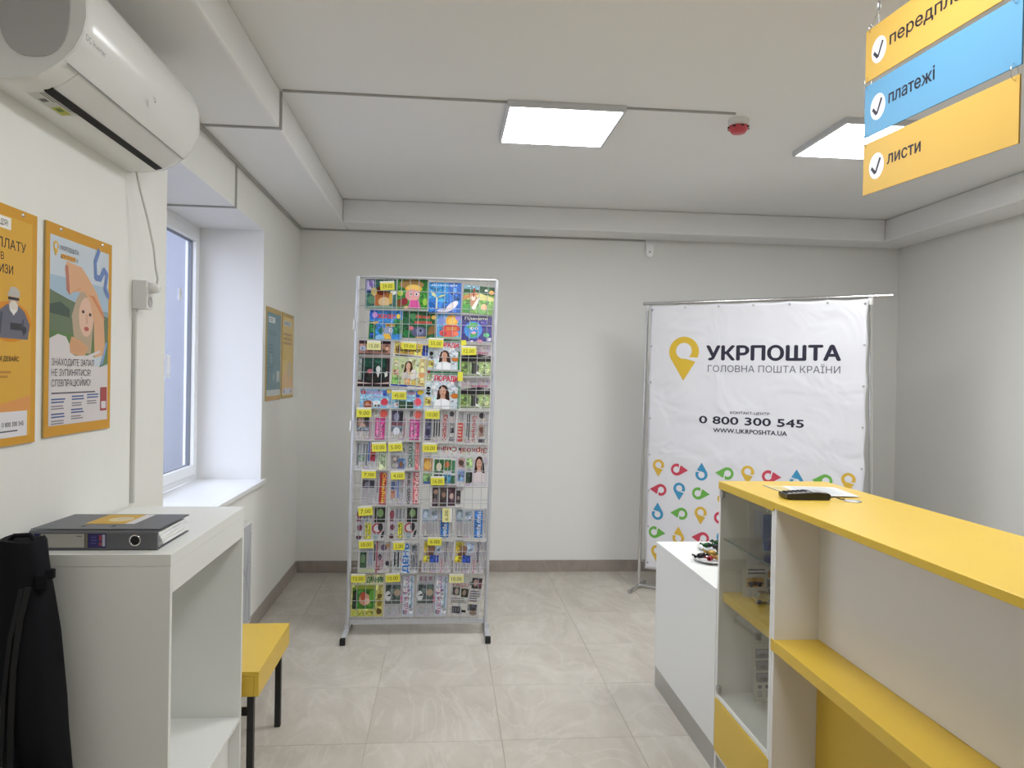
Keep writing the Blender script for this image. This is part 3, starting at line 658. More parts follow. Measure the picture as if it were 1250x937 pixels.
# ================================================================== COUNTER GROUP (right)
KX = 1.137
lc = thing('low_cabinet', 'low white desk cabinet with grey plinth at counter end', 'cabinet', (1.45, 3.46, 0))
boxo('worktop', (KX, 1.78, 3.020, 3.905, .745, .765), M['white_lam'], lc)
boxo('front_panel', (KX + .002, KX + .02, 3.020, 3.9045, .107, .7445), M['white_lam'], lc)
boxo('end_panel', (KX + .0205, 1.76, 3.886, 3.9045, .107, .7445), M['white_lam'], lc)
boxo('end_panel', (KX + .0205, 1.76, 3.0205, 3.038, .107, .7445), M['white_lam'], lc)
boxo('back_panel', (1.742, 1.76, 3.0385, 3.8855, .107, .7445), M['white_lam'], lc)
boxo('plinth', (KX + .004, 1.74, 3.022, 3.898, 0, .1065), M['steel'], lc)
# glass display cabinet
GY0, GY1, GX1 = 2.494, 3.014, 1.600
gc = thing('display_cabinet', 'narrow glass fronted display cabinet with yellow top and drawer', 'display cabinet', (1.37, 2.75, 0))
boxo('top', (KX, GX1, GY0 + .001, GY1 + .002, 1.181, 1.213), M['yellow'], gc)
boxo('side_panel', (KX + .003, GX1, GY0 + .001, GY0 + .019, 0, 1.1805), M['white_lam'], gc)
boxo('side_panel', (KX + .003, GX1, GY1 - .018, GY1, 0, 1.1805), M['cream_lam'], gc)
boxo('back_panel', (GX1 - .016, GX1, GY0 + .0195, GY1 - .0185, .10, 1.1805), M['cream_lam'], gc)
boxo('bottom_shelf', (KX + .003, GX1 - .0165, GY0 + .0195, GY1 - .0185, .318, .338), M['white_lam'], gc)
boxo('inner_shelf', (KX + .020, GX1 - .0165, GY0 + .0195, GY1 - .0185, .720, .757), M['yellow'], gc)
b = MB(); b.box(KX + .022, GX1 - .0165, GY0 + .0195, GY1 - .0185, .974, .980); gs = b.build('glass_shelf', M['glass'], gc)
b = MB(); b.box(KX + .0195, KX + .0215, GY0 + .020, GY1 - .019, .974, .980); b.build('glass_edge', M['glassedge'], gs)
dr = boxo('glass_door', (KX + .004, KX + .009, GY0 + .021, GY1 - .020, .342, 1.179), M['glass'], gc, 0)
for z in (.346, 1.150): boxo('hinge', (KX - .002, KX + .013, GY1 - .046, GY1 - .020, z, z + .026), M['steel'], dr)
boxo('drawer_front', (KX, KX + .018, GY0 + .004, GY1 - .004, .098, .316), M['yellow'], gc)
boxo('plinth', (KX + .012, GX1 - .02, GY0 + .0195, GY1 - .0185, 0, .094), M['steel'], gc)
boxo('bottom_rail', (KX + .002, KX + .02, GY0 + .0195, GY1 - .0185, .086, .0975), M['white_lam'], gc)
# service counter with writing shelf
SY0 = .55; S1 = GY0 - .001
sc_ = thing('service_counter', 'long white service counter with yellow top and writing shelf', 'counter', (1.36, 1.5, 0))
boxo('countertop', (KX, GX1, SY0, S1, 1.190, 1.213), M['yellow'], sc_)
boxo('end_panel', (KX + .003, GX1 - .002, S1 - .0185, S1 - .0005, 0, 1.1895), M['cream_lam'], sc_)
boxo('end_panel', (KX + .003, GX1 - .002, SY0 + .001, SY0 + .019, 0, 1.1895), M['cream_lam'], sc_)
boxo('recess_panel', (1.297, 1.315, SY0 + .0195, S1 - .019, .7425, 1.1895), M['cream_lam'], sc_)
boxo('lower_panel', (1.297, 1.315, SY0 + .0195, S1 - .019, 0, .7015), M['yellow'], sc_)
boxo('writing_shelf', (KX, 1.315, SY0 + .0195, S1 - .019, .702, .742), M['yellow'], sc_)
b = MB(); b.box(KX - .0003, KX + .003, S1 - .0188, S1 + .001, .702, .742); b.build('shelf_end', M['yellow'], sc_)
boxo('inner_panel', (GX1 - .018, GX1 - .002, SY0 + .0195, S1 - .019, .0, 1.1895), M['white_lam'], sc_)

# things in the display cabinet
t = thing('car_leaflet', 'white leaflet with yellow car picture on the inner yellow shelf', 'leaflet', (1.30, 2.93, .757))
b = MB(); R_ = Matrix.Rotation(-.12, 3, 'X')
def LX(x, y, z): return Vector((1.215, 2.928, .7575)) + R_ @ Vector((x, y, z))
b.box(0, .165, 0, .002, 0, .122, 0, lin('#d8d4cc'), LX)
p = Pr(b, LX(0, 0, 0), R_ @ Vector((1, 0, 0)), R_ @ Vector((0, 0, 1)), .165, .122, off=.0004)
p.R(.10, .30, .55, .60, '#c9a040'); p.E(.33, .42, .20, .07, '#4b4038'); p.E(.22, .37, .05, .07, '#1e1a18'); p.E(.44, .37, .05, .07, '#1e1a18'); p.L(.14, .70, .58, .92, 2, '#4e4a46'); p.R(.66, .60, .96, .85, '#b98a52'); p.E(.78, .72, .08, .1, '#6e4a2e'); p.R(.62, .28, .96, .56, '#7f858c'); p.E(.78, .38, .12, .08, '#41464e'); p.R(.66, .05, .96, .25, '#5d636b')
o = b.build('sheet', M['ink'], t)
t = thing('folded_leaflet', 'white photo leaflet standing in the bottom of the display cabinet', 'leaflet', (1.33, 2.93, .338))
b = MB(); R2 = Matrix.Rotation(-.16, 3, 'X') @ Matrix.Rotation(.0, 3, 'Y')
def LX2(x, y, z): return Vector((1.262, 2.905, .3385)) + R2 @ Vector((x, y, z))
b.box(0, .16, 0, .002, .0, .220, 0, lin('#cfcac2'), LX2)
p = Pr(b, LX2(0, 0, 0), R2 @ Vector((1, 0, 0)), R2 @ Vector((0, 0, 1)), .16, .22, off=.0004)
for yy in (.76, .55, .34): p.R(.08, yy, .46, yy + .17, '#6e6a68'); p.R(.10, yy + .07, .44, yy + .15, '#8c8f96'); p.E(.27, yy + .06, .1, .03, '#4a4038'); p.R(.53, yy, .92, yy + .17, '#77736f')
for xx in (.16, .36, .56, .76): p.E(xx, .26, .06, .035, '#2a2826'); p.L(xx - .06, .08, xx + .06, .2, 3, '#8a8580')
b.build('sheet', M['ink'], t)
t = thing('toy_car', 'tiny silver toy car in front of the car leaflet', 'toy car', (1.255, 2.84, .757))
b = MB(); b.extr([(1.225, 2.825, .766), (1.300, 2.825, .766), (1.300, 2.825, .782), (1.285, 2.825, .786), (1.275, 2.825, .800), (1.245, 2.825, .800), (1.235, 2.825, .787), (1.225, 2.825, .782)], (0, .034, 0)); b.build('body', M['chrome'], t, .002)
for x in (1.240, 1.285):
    for y in (2.824, 2.852):
        b = MB(); b.lathe([(.009, 0), (.009, .008), (0, .008)], (x, y, .7665), (0, 1, 0), 12); b.build('wheel', M['rubber'], t)
t = thing('blue_lanyard', 'blue patterned strap hanging from hook inside the display cabinet', 'strap', (1.235, 2.73, 1.0))
strap('band', [(1.235, 2.74, 1.125), (1.232, 2.735, 1.08), (1.230, 2.73, 1.03), (1.236, 2.725, .990)], .05, t, mat('blue_satin', (.035, .06, .25), .45, vary=((60, 60, 60), .5)))
tubeo('hook', [(1.235, 2.736, 1.122), (1.222, 2.736, 1.138), (1.235, 2.736, 1.158), (1.240, 2.736, 1.178)], .0025, M['chrome'], t)

# things on the counter
def sheet(name, label, cat, pts, z, h_, m=M['paper'], lines=None):
    b = MB(); b.extr([(x, y, z) for x, y in pts], (0, 0, h_), 0, lin('#dadad8'))
    if lines:
        a_, b2, c_ = Vector((*pts[0], z + h_)), Vector((*pts[1], z + h_)), Vector((*pts[3], z + h_))
        U = (b2 - a_); V = (c_ - a_); p = Pr(b, a_, U.normalized(), V.normalized(), U.length, V.length, off=.0003)
        p.N = Vector((0, 0, 1)); lines(p)
    o = b.build(name, M['ink']); tag(o, label, cat); return o
sheet('brochure', 'folded pale brochure on the yellow counter behind the calculator', 'brochure', [(1.262, 2.690), (1.330, 2.665), (1.345, 2.850), (1.268, 2.882)], 1.2135, .003, lines=lambda p: (p.R(0, 0, 1, 1, '#d9c98a'), p.R(.0, .0, .06, 1, '#6e5a3a'), p.L(.2, .2, .8, .8, 4, '#b8a672')))
sheet('paper_sheet', 'white printed sheet of paper on the yellow counter', 'paper', [(1.300, 2.615), (1.500, 2.585), (1.530, 2.815), (1.330, 2.845)], 1.2170, .0015, lines=lambda p: p.L(.1, .1, .9, .92, 12, '#a9b2bd', fill=.3))
ca = thing('calculator', 'black calculator with grey displays on the yellow counter', 'calculator', (1.28, 2.57, 1.213))
b = MB(); RZ = Matrix.Rotation(-.06, 3, 'Z')
def KL(x, y, z): return Vector((1.205, 2.535, 1.2135)) + RZ @ Vector((x, y, z))
pf = [(0, .006), (.004, .001), (.016, 0), (.148, 0), (.154, .004), (.156, .018), (.150, .024), (.110, .027), (.0, .019)]
b.extr([KL(x, 0, z) for x, z in pf], RZ @ Vector((0, .078, 0))); b.build('body', M['blackpl'], ca, .003)
for i in range(5):
    for j in range(4):
        b = MB(); b.box(.010 + i * .0165, .022 + i * .0165, .010 + j * .0155, .021 + j * .0155, .0195 + i * .0012, .0230 + i * .0012, 0, None, KL); b.build('key', M['strap'] if j else M['grey_pl'], ca)
b = MB(); b.box(.098, .120, .008, .070, .0262, .0278, 0, None, KL); b.build('display', M['grey_pl'], ca)
b = MB(); b.box(.127, .146, .008, .070, .0249, .0270, 0, None, KL); b.build('display', M['grey_pl'], ca)
tubeo('cord', [KL(.155, .035, .010), KL(.170, .030, .006), KL(.180, .020, .010), KL(.196, .010, .004), KL(.212, .012, .003)], .0025, M['blackpl'], ca)
b = MB(); b.lathe([(.030, 0), (.030, .002), (.026, .003), (0, .003)], KL(.228, -.012, 0), (0, 0, 1), 28); tg = b.build('key_tag', M['steel'], ca); tg['label'] = 'silver round tag on the cord'
# plates with sweets
def plate(cx, cy, label, bend=0):
    t = thing('plate', label, 'plate', (cx, cy, .765), None)
    b = MB(); b.lathe([(.0, .0), (.055, .0), (.085, .010), (.098, .017), (.099, .019), (.085, .013), (.055, .004), (0, .004)], (cx, cy, .7652), (0, 0, 1), 32); b.build('dish', M['white_pl'], t)
    return t
plate(1.292, 3.47, 'white plate of sweets nearest the display cabinet')
plate(1.395, 3.70, 'white plate of sweets at the back of the low cabinet')
sweet_cols = {'dark red': (.25, .012, .03), 'green': (.02, .10, .035), 'gold': (.42, .27, .06), 'black': (.012, .010, .014), 'brown': (.07, .03, .015)}
foil = {k: mat('foil_' + k.replace(' ', '_'), v, .25, metal=.3) for k, v in sweet_cols.items()}
def sweet(x, y, z, ang, tilt, k, label, s=1.):
    t = thing('wrapped_sweet', label, 'sweet', (x, y, z), 'wrapped sweets on the plates')
    D = Matrix.Rotation(ang, 3, 'Z') @ Matrix.Rotation(tilt, 3, 'Y')
    def q(a): return Vector((x, y, z)) + D @ (Vector(a) * s)
    b = MB(); b.tube([q((-.022, 0, 0)), q((-.020, 0, 0)), q((-.012, 0, .001)), q((.0, 0, .002)), q((.012, 0, .001)), q((.020, 0, 0)), q((.022, 0, 0))], [.004 * s, .010 * s, .0125 * s, .0135 * s, .0125 * s, .010 * s, .004 * s], 10); b.build('wrapper', foil[k], t)
    for sg in (-1, 1):
        b = MB(); c0 = q((sg * .021, 0, 0)); e = [q((sg * .045, .016 * math.cos(i * .9), .010 * math.sin(i * 1.7) + .004)) for i in range(6)]
        for i in range(5): b.add([c0, e[i], e[i + 1], c0 + Vector((0, 0, .001)), e[i] + Vector((0, 0, .001)), e[i + 1] + Vector((0, 0, .001))], [(0, 1, 2), (5, 4, 3), (0, 3, 4, 1), (1, 4, 5, 2), (2, 5, 3, 0)])
        b.build('twisted_end', foil[k], t)
for a_ in ((1.235, 3.480, .790, .3, -.05, 'black', 'black twisted sweet at the left rim of near plate'), (1.262, 3.435, .788, .9, .1, 'dark red', 'dark red sweet at the front of near plate'), (1.315, 3.445, .788, -.4, 0, 'gold', 'gold sweet in the middle of near plate'),
           (1.33, 3.50, .790, 1.2, .1, 'green', 'green sweet at the back of near plate'), (1.290, 3.490, .800, .1, .2, 'gold', 'pale gold sweet lying on top in the near plate'), (1.34, 3.455, .802, 2., -.2, 'brown', 'brown sweet by the cabinet on near plate'),
           (1.345, 3.70, .790, .5, .1, 'green', 'green sweet at the left of back plate'), (1.38, 3.665, .790, -.5, 0, 'black', 'black sweet at the front of back plate'), (1.41, 3.70, .800, .2, .2, 'green', 'green sweet on top of back plate'),
           (1.44, 3.68, .798, 1.5, .1, 'dark red', 'dark red sweet on top of back plate'), (1.42, 3.74, .795, 2.4, .1, 'black', 'black sweet at the rear of back plate')):
    sweet(*a_)

# ================================================================== HANGING SIGN
sg = thing('hanging_sign', 'three-panel yellow and blue hanging sign above the counter', 'sign', (1.253, 1.87, 2.99))
SR = Matrix.Rotation(.052, 3, 'X'); SC = Vector((1.253, 2.174, 0))
def SP(y, z0, dx=0):                               # y distance from the far edge towards the room, along the tilted panel
    return Vector((1.253 + dx, 2.174 - y, z0 - y * math.tan(.052)))
L_ = .620
for zb, zt, ln, col, txt in ((2.536, 2.690, L_, '#cda650', 'передплата'), (2.369, 2.523, L_ + .004, '#6099be', 'платежі'), (2.196, 2.349, L_, '#cda650', 'листи')):
    b = MB(); c = lin(col)
    b.add([SP(0, zb, -.002), SP(ln, zb, -.002), SP(ln, zt, -.002), SP(0, zt, -.002), SP(0, zb, .002), SP(ln, zb, .002), SP(ln, zt, .002), SP(0, zt, .002)],
          [(0, 1, 2, 3), (7, 6, 5, 4), (0, 4, 5, 1), (1, 5, 6, 2), (2, 6, 7, 3), (3, 7, 4, 0)], 0, c)
    d_ = Vector((0, -1, -math.tan(.052))); d_.normalize()
    p = Pr(b, SP(0, zb, -.002), d_, (0, 0, 1), ln, zt - zb, off=.0004)
    rx = .038 / ln; ry = .038 / (zt - zb); cx_ = .113
    p.E(cx_, .49, rx, ry, '#e6e8f0', 32)
    def ck(*q): p.P([(cx_ + a * rx, .49 + c2 * ry) for a, c2 in q], '#2f2d3a')
    ck((-.60, .06), (-.78, -.14), (-.28, -.62), (-.06, -.42)); ck((-.28, -.62), (.0, -.56), (.62, .48), (.38, .60))
    p.T(txt, .20, .44, .235, '#1f1e2a', bold=.018, fit={'передплата': .60, 'платежі': .325, 'листи': .245}[txt])
    b.build('sign_panel', M['vinyl'], sg)
def ringat(y, zc_, r=.019):
    tubeo('ring', [SP(y, zc_) + Vector((.75 * r * math.cos(a), .0 + .35 * r * math.cos(a), r * math.sin(a))) for a in [2 * PI * i / 16 for i in range(16)]], .0012, M['chrome'], sg, 6, True)
for y in (.012, L_ - .018):
    for zc_ in (2.5295, 2.359): ringat(y, zc_)
ringat(.022, 2.690, .012); ringat(L_ - .025, 2.690, .012)
for y in (.06, L_ - .07):
    tubeo('suspension_wire', [SP(y - .038, 2.694), SP(y, 2.735)], .0009, M['chrome'], sg, 6)
    tubeo('suspension_wire', [SP(y + .005, 2.690), SP(y, 2.735)], .0009, M['chrome'], sg, 6)
    tubeo('suspension_wire', [SP(y, 2.755), Vector((1.253, 2.174 - y - .01, 2.99))], .0009, M['chrome'], sg, 6)
    b = MB(); b.lathe([(.003, 0), (.006, .004), (.0065, .02), (.004, .026), (.002, .03)], SP(y, 2.730), (0, 0, 1), 12); b.build('wire_clamp', M['steel'], sg)

# ================================================================== BANNER STAND
BL = Vector((1.553, 5.69, 0)); BR = Vector((2.82, 4.82, 0)); BU = (BR - BL).normalized(); BN = BU.cross(Vector((0, 0, 1)))      # BN points to the room
if BN.y > 0: BN = -BN
st = thing('banner_stand', 'white banner with pin logos tied to a chrome tube frame at the back wall', 'banner stand', ((BL + BR) / 2), None)
def bp(s, z, n=0): return BL + BU * s + Vector((0, 0, z)) + BN * n
tubeo('upright_post', [bp(-.041, .013, -.03), bp(-.012, 2.19, -.03)], .0125, M['chrome'], st, 12)
tubeo('upright_post', [bp(1.605, .013, -.03), bp(1.556, 2.19, -.03)], .0125, M['chrome'], st, 12)
tubeo('top_tube', [bp(-.045, 2.217, -.028), bp(1.692, 2.217, -.028)], .0135, M['chrome'], st, 12)
tubeo('bottom_tube', [bp(-.03, .020, -.03), bp(1.59, .020, -.03)], .0110, M['chrome'], st, 12)
for s in (-.041, 1.605):
    tubeo('foot', [bp(s, .0145, -.16), bp(s, .0145, .16)], .0135, M['chrome'], st, 12)
    tubeo('foot_cap', [bp(s, .0150, .15), bp(s, .0150, .172)], .0148, M['steel'], st, 12); tubeo('foot_cap', [bp(s, .0150, -.172), bp(s, .0150, -.15)], .0148, M['steel'], st, 12)
for s in (-.012, 1.556):
    b = MB(); b.lathe([(.017, -.03), (.019, -.01), (.019, .01), (.015, .014)], bp(s, 2.19, -.03), (0, 0, 1), 14); b.build('clamp', M['white_pl_matte'], st)
# the printed cloth
BW, BH, BZ0 = 1.535, 2.035, .165
def wob(x, y):                                         # shallow folds of the vinyl
    t = y / BH
    return .011 * math.sin(2.4 * x + 1.6 * y) * math.sin(PI * min(1, max(0, x / BW))) + .010 * math.exp(-((t - 1) / .06) ** 2) * math.sin(2 * PI * x / .25) * .35
ban = st
b = MB(); NX, NY = 60, 80; O = bp(.015, BZ0); vs_ = []
def edge(x, y):
    sx = .010 * math.sin(PI * ((y / BH * 7) % 1)) * (1 if x > BW - .001 else (-1 if x < .001 else 0)); sz = -.008 * math.sin(PI * ((x / BW * 6) % 1)) if y > BH - .001 else 0
    return -sx, sz
for j in range(NY + 1):
    for i in range(NX + 1):
        x, y = BW * i / NX, BH * j / NY; ex, ez = edge(x, y); vs_.append(O + BU * (x + ex) + Vector((0, 0, y + ez)) + BN * wob(x, y))
fs_ = [(j * (NX + 1) + i, j * (NX + 1) + i + 1, (j + 1) * (NX + 1) + i + 1, (j + 1) * (NX + 1) + i) for j in range(NY) for i in range(NX)]
WHITE = (.74, .74, .78)
b.add(vs_, fs_, 0, WHITE, True); cl = b.build('banner_cloth', M['vinylcloth'], ban)
sl = cl.modifiers.new('thickness', 'SOLIDIFY'); sl.thickness = .0008; sl.offset = -1
def art(name):
    b.build(name, M['vinyl'], cl); p.mb = globals()['b'] = MB(); p.d = .0014
b = MB(); p = Pr(b, O, BU, (0, 0, 1), BW, BH, off=.0014, step=.0007, warp=wob); p.N = BN
def bx(s): return (s - .015) / BW
def bz(z): return (z - BZ0) / BH
p.pin(bx(.291), bz(1.843), .1135, 0, '#d9b53c', WHITE); art('pin_logo')
INK = '#2c2a3c'
p.T('УКРПОШТА', bx(.464), bz(1.783), .103 / BH, INK, bold=.044, fit=.915 / BW); art('lettering')
p.T('ГОЛОВНА ПОШТА КРАЇНИ', bx(.473), bz(1.694), .049 / BH, '#63626e', bold=-.004, fit=.908 / BW); art('lettering')
p.T('КОНТАКТ-ЦЕНТР', bx(.645), bz(1.388), .018 / BH, INK, bold=.02, fit=.276 / BW); art('lettering')
p.T('0 800 300 545', bx(.420), bz(1.311), .056 / BH, INK, bold=.032, fit=.732 / BW); art('lettering')
p.T('WWW.UKRPOSHTA.UA', bx(.525), bz(1.248), .032 / BH, INK, bold=.024, fit=.517 / BW); art('lettering')
PC = ['#d9b245', '#c8475a', '#4393bd', '#6db04f']; seqc = [0, 1, 2, 3]
rowsd = [(0, 0, 1), (1, 1, 1), (2, 2, 1), (3, 3, 1), (0, 0, 1)]
rot_down_right_up_left = [0, 1, 2, 3]
ROWS = [[(0, 0), (1, 1), (2, 2), (3, 3)], [(1, 3), (2, 0), (3, 1), (0, 2)], [(2, 2), (3, 3), (0, 0), (1, 1)], [(3, 1), (0, 2), (1, 3), (2, 0)], [(0, 0), (1, 1), (2, 2), (3, 3)]]
for r_ in range(5):
    for k in range(9):
        c_, d_ = ROWS[r_][k % 4]; ox, oy = ((0, .022), (-.022, 0), (0, -.022), (.022, 0))[d_]
        p.d = .0014
        p.pin(bx(.111 + .167 * k + ox), bz(.950 - .165 * r_ + oy), .0455, d_, PC[c_], WHITE); art('pin_logo')
for i in range(8):
    for s_e, x in ((0, .022), (1, BW - .022)):
        if i == 7 and False: continue
        y = .05 + i * (BH - .085) / 7
        b = MB(); o_ = O + BU * x + Vector((0, 0, y)) + BN * (wob(x, y) + .0008); b.lathe([(.0085, 0), (.0085, .0015), (.005, .002), (.0045, 0), (0, 0)], o_, BN, 12); b.build('grommet', M['steel'], ban)
        ps = bp((-.041 + .029 * (BZ0 + y) / 2.19) if not s_e else 1.605 - .049 * (BZ0 + y) / 2.19, BZ0 + y, -.03)
        tubeo('cable_tie', [o_, ps], .0014, M['white_pl'], ban, 5)
for i in range(1, 6):
    x = .02 + (BW - .04) * i / 6 + .01; y = BH - .022
    b = MB(); o_ = O + BU * x + Vector((0, 0, y)) + BN * (wob(x, y) + .0008); b.lathe([(.0085, 0), (.0085, .0015), (.005, .002), (.0045, 0), (0, 0)], o_, BN, 12); b.build('grommet', M['steel'], ban)
    tubeo('cable_tie', [o_, Vector((o_.x, o_.y, 2.217)) - BN * .015], .0014, M['white_pl'], ban, 5)

# ================================================================== NEWSPAPER RACK
RY = 4.715; TL = .015
def rk(u, v, d=0): return Vector((-.150 + u + TL * v, RY + d, v))
rack = thing('newspaper_rack', 'tall grey wire newspaper rack standing before the back wall', 'rack', (-.150, RY + .02, 0))
for u in (-.432, .430):
    tubeo('frame_post', [rk(u, .062, .015), rk(u, 2.236, .015)], .0125, M['rackgrey'], rack, 10)
tubeo('top_rail', [rk(-.43, 2.236, .015), rk(.43, 2.236, .015)], .0095, M['rackgrey'], rack, 10)
b = MB(); b.box(-.418, .417, .002, .028, .070, .098, 0, None, lambda x, y, z: rk(x, z, y)); b.build('bottom_rail', M['rackgrey'], rack, .002)
for u in (-.436, .438):
    b = MB(); b.box(u - .014, u + .014, -.155, .19, .014, .040, 0, None, lambda x, y, z: rk(x, z, y) if False else Vector((-.150 + x, RY + y, z))); b.build('foot', M['rackgrey'], rack, .002)
    b = MB(); b.box(u - .013, u + .013, .003, .029, .040, .066, 0, None, lambda x, y, z: Vector((-.150 + x, RY + y, z))); b.build('foot_bracket', M['rackgrey'], rack, .002)
    for ya, yb in ((-.172, -.150), (.185, .207)):
        b = MB(); b.box(u - .016, u + .016, ya, yb, 0, .043, 0, None, lambda x, y, z: Vector((-.150 + x, RY + y, z))); b.build('foot_cap', M['rubber'], rack, .003)
for i in range(1, 16):
    u = -.432 + .862 * i / 16; tubeo('vertical_wire', [rk(u, .085), rk(u, 2.236)], .0017, M['wire'], rack, 5)
NV = 21
for j in range(NV):
    v = .120 + j * .1015
    tubeo('front_wire', [rk(-.432, v, -.0035), rk(.430, v, -.0035)], .0019, M['wire'], rack, 5)
    tubeo('back_wire', [rk(-.432, v + .012, .050), rk(.430, v + .012, .050)], .0019, M['wire'], rack, 5)
for v in (1.95, 1.32):
    b = MB(); b.box(-.455, -.444, .0, .012, v - .045, v + .02, 0, None, lambda x, y, z: rk(x, z, y)); b.build('hook_tab', M['white_pl'], rack, .003)

# ---- covers : every design draws with p in 0..1
def d_fox(p):
    p.R(0, 0, 1, 1, '#3f6b63'); p.R(0, .55, .3, 1, '#1e3f86'); p.R(.05, .65, .28, .97, '#b9b3dc'); p.E(.17, .84, .07, .1, '#8b6fb5'); p.E(.55, .33, .33, .28, '#b06a3a'); p.E(.62, .24, .2, .16, '#d9b98a'); p.E(.52, .62, .16, .16, '#7d3522'); p.E(.28, .58, .1, .14, '#d8c070'); p.E(.9, .55, .1, .08, '#e8e8e0'); p.E(.2, .3, .12, .14, '#5f8a6a'); p.P([(0, 0), (1, 0), (.8, .12), (.2, .1)], '#7fa08c'); p.E(.83, .36, .06, .2, '#d9b24e')
def d_mouse(p):
    p.R(0, 0, 1, 1, '#3f8a35'); p.P([(0, .6), (.4, 1), (1, 1), (1, .75)], '#2f6e30'); p.E(.45, .82, .4, .16, '#9a7a4a'); p.E(.52, .68, .27, .14, '#e3b54a'); p.E(.5, .72, .2, .1, '#edc767'); p.E(.5, .47, .24, .2, '#e8a3a3'); p.E(.44, .5, .05, .06, '#f4e8e4'); p.E(.62, .5, .06, .07, '#f4e8e4'); p.E(.62, .5, .03, .04, '#3c2a5a'); p.E(.45, .5, .025, .035, '#3c2a5a'); p.P([(.35, .02), (.78, .02), (.7, .3), (.42, .3)], '#d95ba0'); p.E(.12, .2, .12, .14, '#7a4a2a'); p.E(.25, .25, .1, .12, '#8a2e3c'); p.E(.1, .52, .09, .1, '#b7d04e'); p.E(.9, .25, .07, .12, '#9cc94e'); p.E(.3, .05, .08, .05, '#e0b98a')
def d_sprout(p):
    p.R(0, 0, 1, 1, '#3a8ed0'); p.R(0, 0, 1, .45, '#2f74c8'); p.R(.6, .0, 1, 1, '#3f6fc4'); p.T('Дивосвіт', .06, .88, .06, '#dfeefa', fit=.82); p.P([(.24, .12), (.27, .12), (.27, .5), (.24, .5)], '#e6ecc8'); p.P([(.25, .48), (.1, .56), (.06, .72), (.18, .64)], '#dfe6b4'); p.P([(.27, .48), (.5, .56), (.52, .60), (.36, .58)], '#d4dfa4'); p.E(.72, .22, .24, .10, '#ece4e6', 18, .75); p.E(.4, .4, .12, .06, '#57b4e4'); p.E(.08, .25, .05, .12, '#1e5fae'); p.E(.8, .75, .06, .09, '#6fa4e0'); p.E(.42, .82, .02, .03, '#1c3f86'); p.E(.45, .06, .2, .05, '#dcd9ea')
def d_rabbit(p):
    p.R(0, 0, 1, 1, '#6f9a4a'); p.R(0, .7, 1, 1, '#1f4a2a'); p.R(0, .86, .5, 1, '#7fa4b4'); p.P([(0, .5), (.5, .75), (1, .62), (1, .5)], '#d8cf8a'); p.P([(0, .6), (.4, .78), (.5, .7), (0, .45)], '#c98a5a'); p.E(.35, .45, .12, .22, '#b6835e'); p.E(.33, .56, .07, .1, '#ecdccb'); p.R(.3, .6, .36, .9, '#8e3a2e'); p.E(.14, .16, .14, .16, '#4f9a45'); p.E(.65, .18, .16, .18, '#7fb86a'); p.E(.7, .25, .1, .12, '#e6b48a'); p.E(.9, .8, .08, .08, '#d89a4a'); p.E(.72, .86, .05, .04, '#e8ead8'); p.P([(.4, .1), (.55, .55), (.48, .6), (.3, .2)], '#e9e2d8')
def d_animals(p):
    p.R(0, 0, 1, 1, '#3f86cc'); p.R(0, 0, .2, .6, '#25733d'); p.R(.75, .2, 1, .7, '#2c7a4e'); p.E(.13, .82, .14, .17, '#2f6ad0'); p.E(.16, .82, .08, .1, '#c490d0'); p.T('ЗООСВІТ', .25, .72, .13, '#d8483c', bold=.04, fit=.55); p.P([(.0, .55), (.3, .62), (.2, .5)], '#e0a84e'); p.R(.5, .44, .78, .56, '#c9a25a'); p.E(.58, .3, .16, .14, '#9ba7c4'); p.E(.66, .33, .05, .06, '#f0f0f4'); p.E(.67, .33, .025, .03, '#22243a'); p.P([(.4, .02), (.7, .02), (.64, .2), (.46, .2)], '#e6b94a'); p.E(.38, .3, .08, .1, '#2d6f5a'); p.E(.35, .06, .14, .1, '#8fc2ea'); p.E(.88, .8, .06, .08, '#e8cf5a'); p.R(.04, .05, .16, .2, '#2450a0')
def d_mole(p):
    p.R(0, 0, 1, 1, '#1f5c36'); p.E(.3, .8, .1, .12, '#4f8a5a'); p.T('Лісові', .38, .74, .11, '#e0524e', bold=.04, fit=.42); p.T('малюки', .36, .54, .11, '#e0524e', bold=.04, fit=.5); p.E(.5, .22, .24, .20, '#5d607e'); p.E(.52, .25, .12, .14, '#7d82a4'); p.E(.26, .36, .07, .08, '#d87a86'); p.E(.54, .28, .03, .05, '#101018'); p.P([(.75, .1), (1, .2), (1, .5), (.8, .42)], '#8a6438'); p.E(.92, .78, .07, .08, '#dfb45a'); p.E(.12, .15, .1, .14, '#2f7a46'); p.R(.4, 0, .7, .05, '#c9a25a')
def d_flower(p):
    p.R(0, 0, 1, 1, '#5b9fd8'); p.E(.5, .72, .42, .24, '#7fb0e0'); p.E(.62, .72, .26, .25, '#e5a640'); p.E(.62, .72, .16, .17, '#f0c55e'); p.E(.2, .7, .16, .18, '#7a8fd0'); p.E(.88, .85, .12, .12, '#a58fd6'); p.E(.6, .4, .38, .16, '#cf4a44'); p.E(.5, .2, .4, .17, '#d85a4e'); p.E(.3, .17, .12, .1, '#b93a44'); p.E(.8, .18, .12, .1, '#e87a5a'); p.L(.4, .32, .85, .46, 4, '#e2b24e'); p.R(0, 0, 1, .05, '#86b08c')
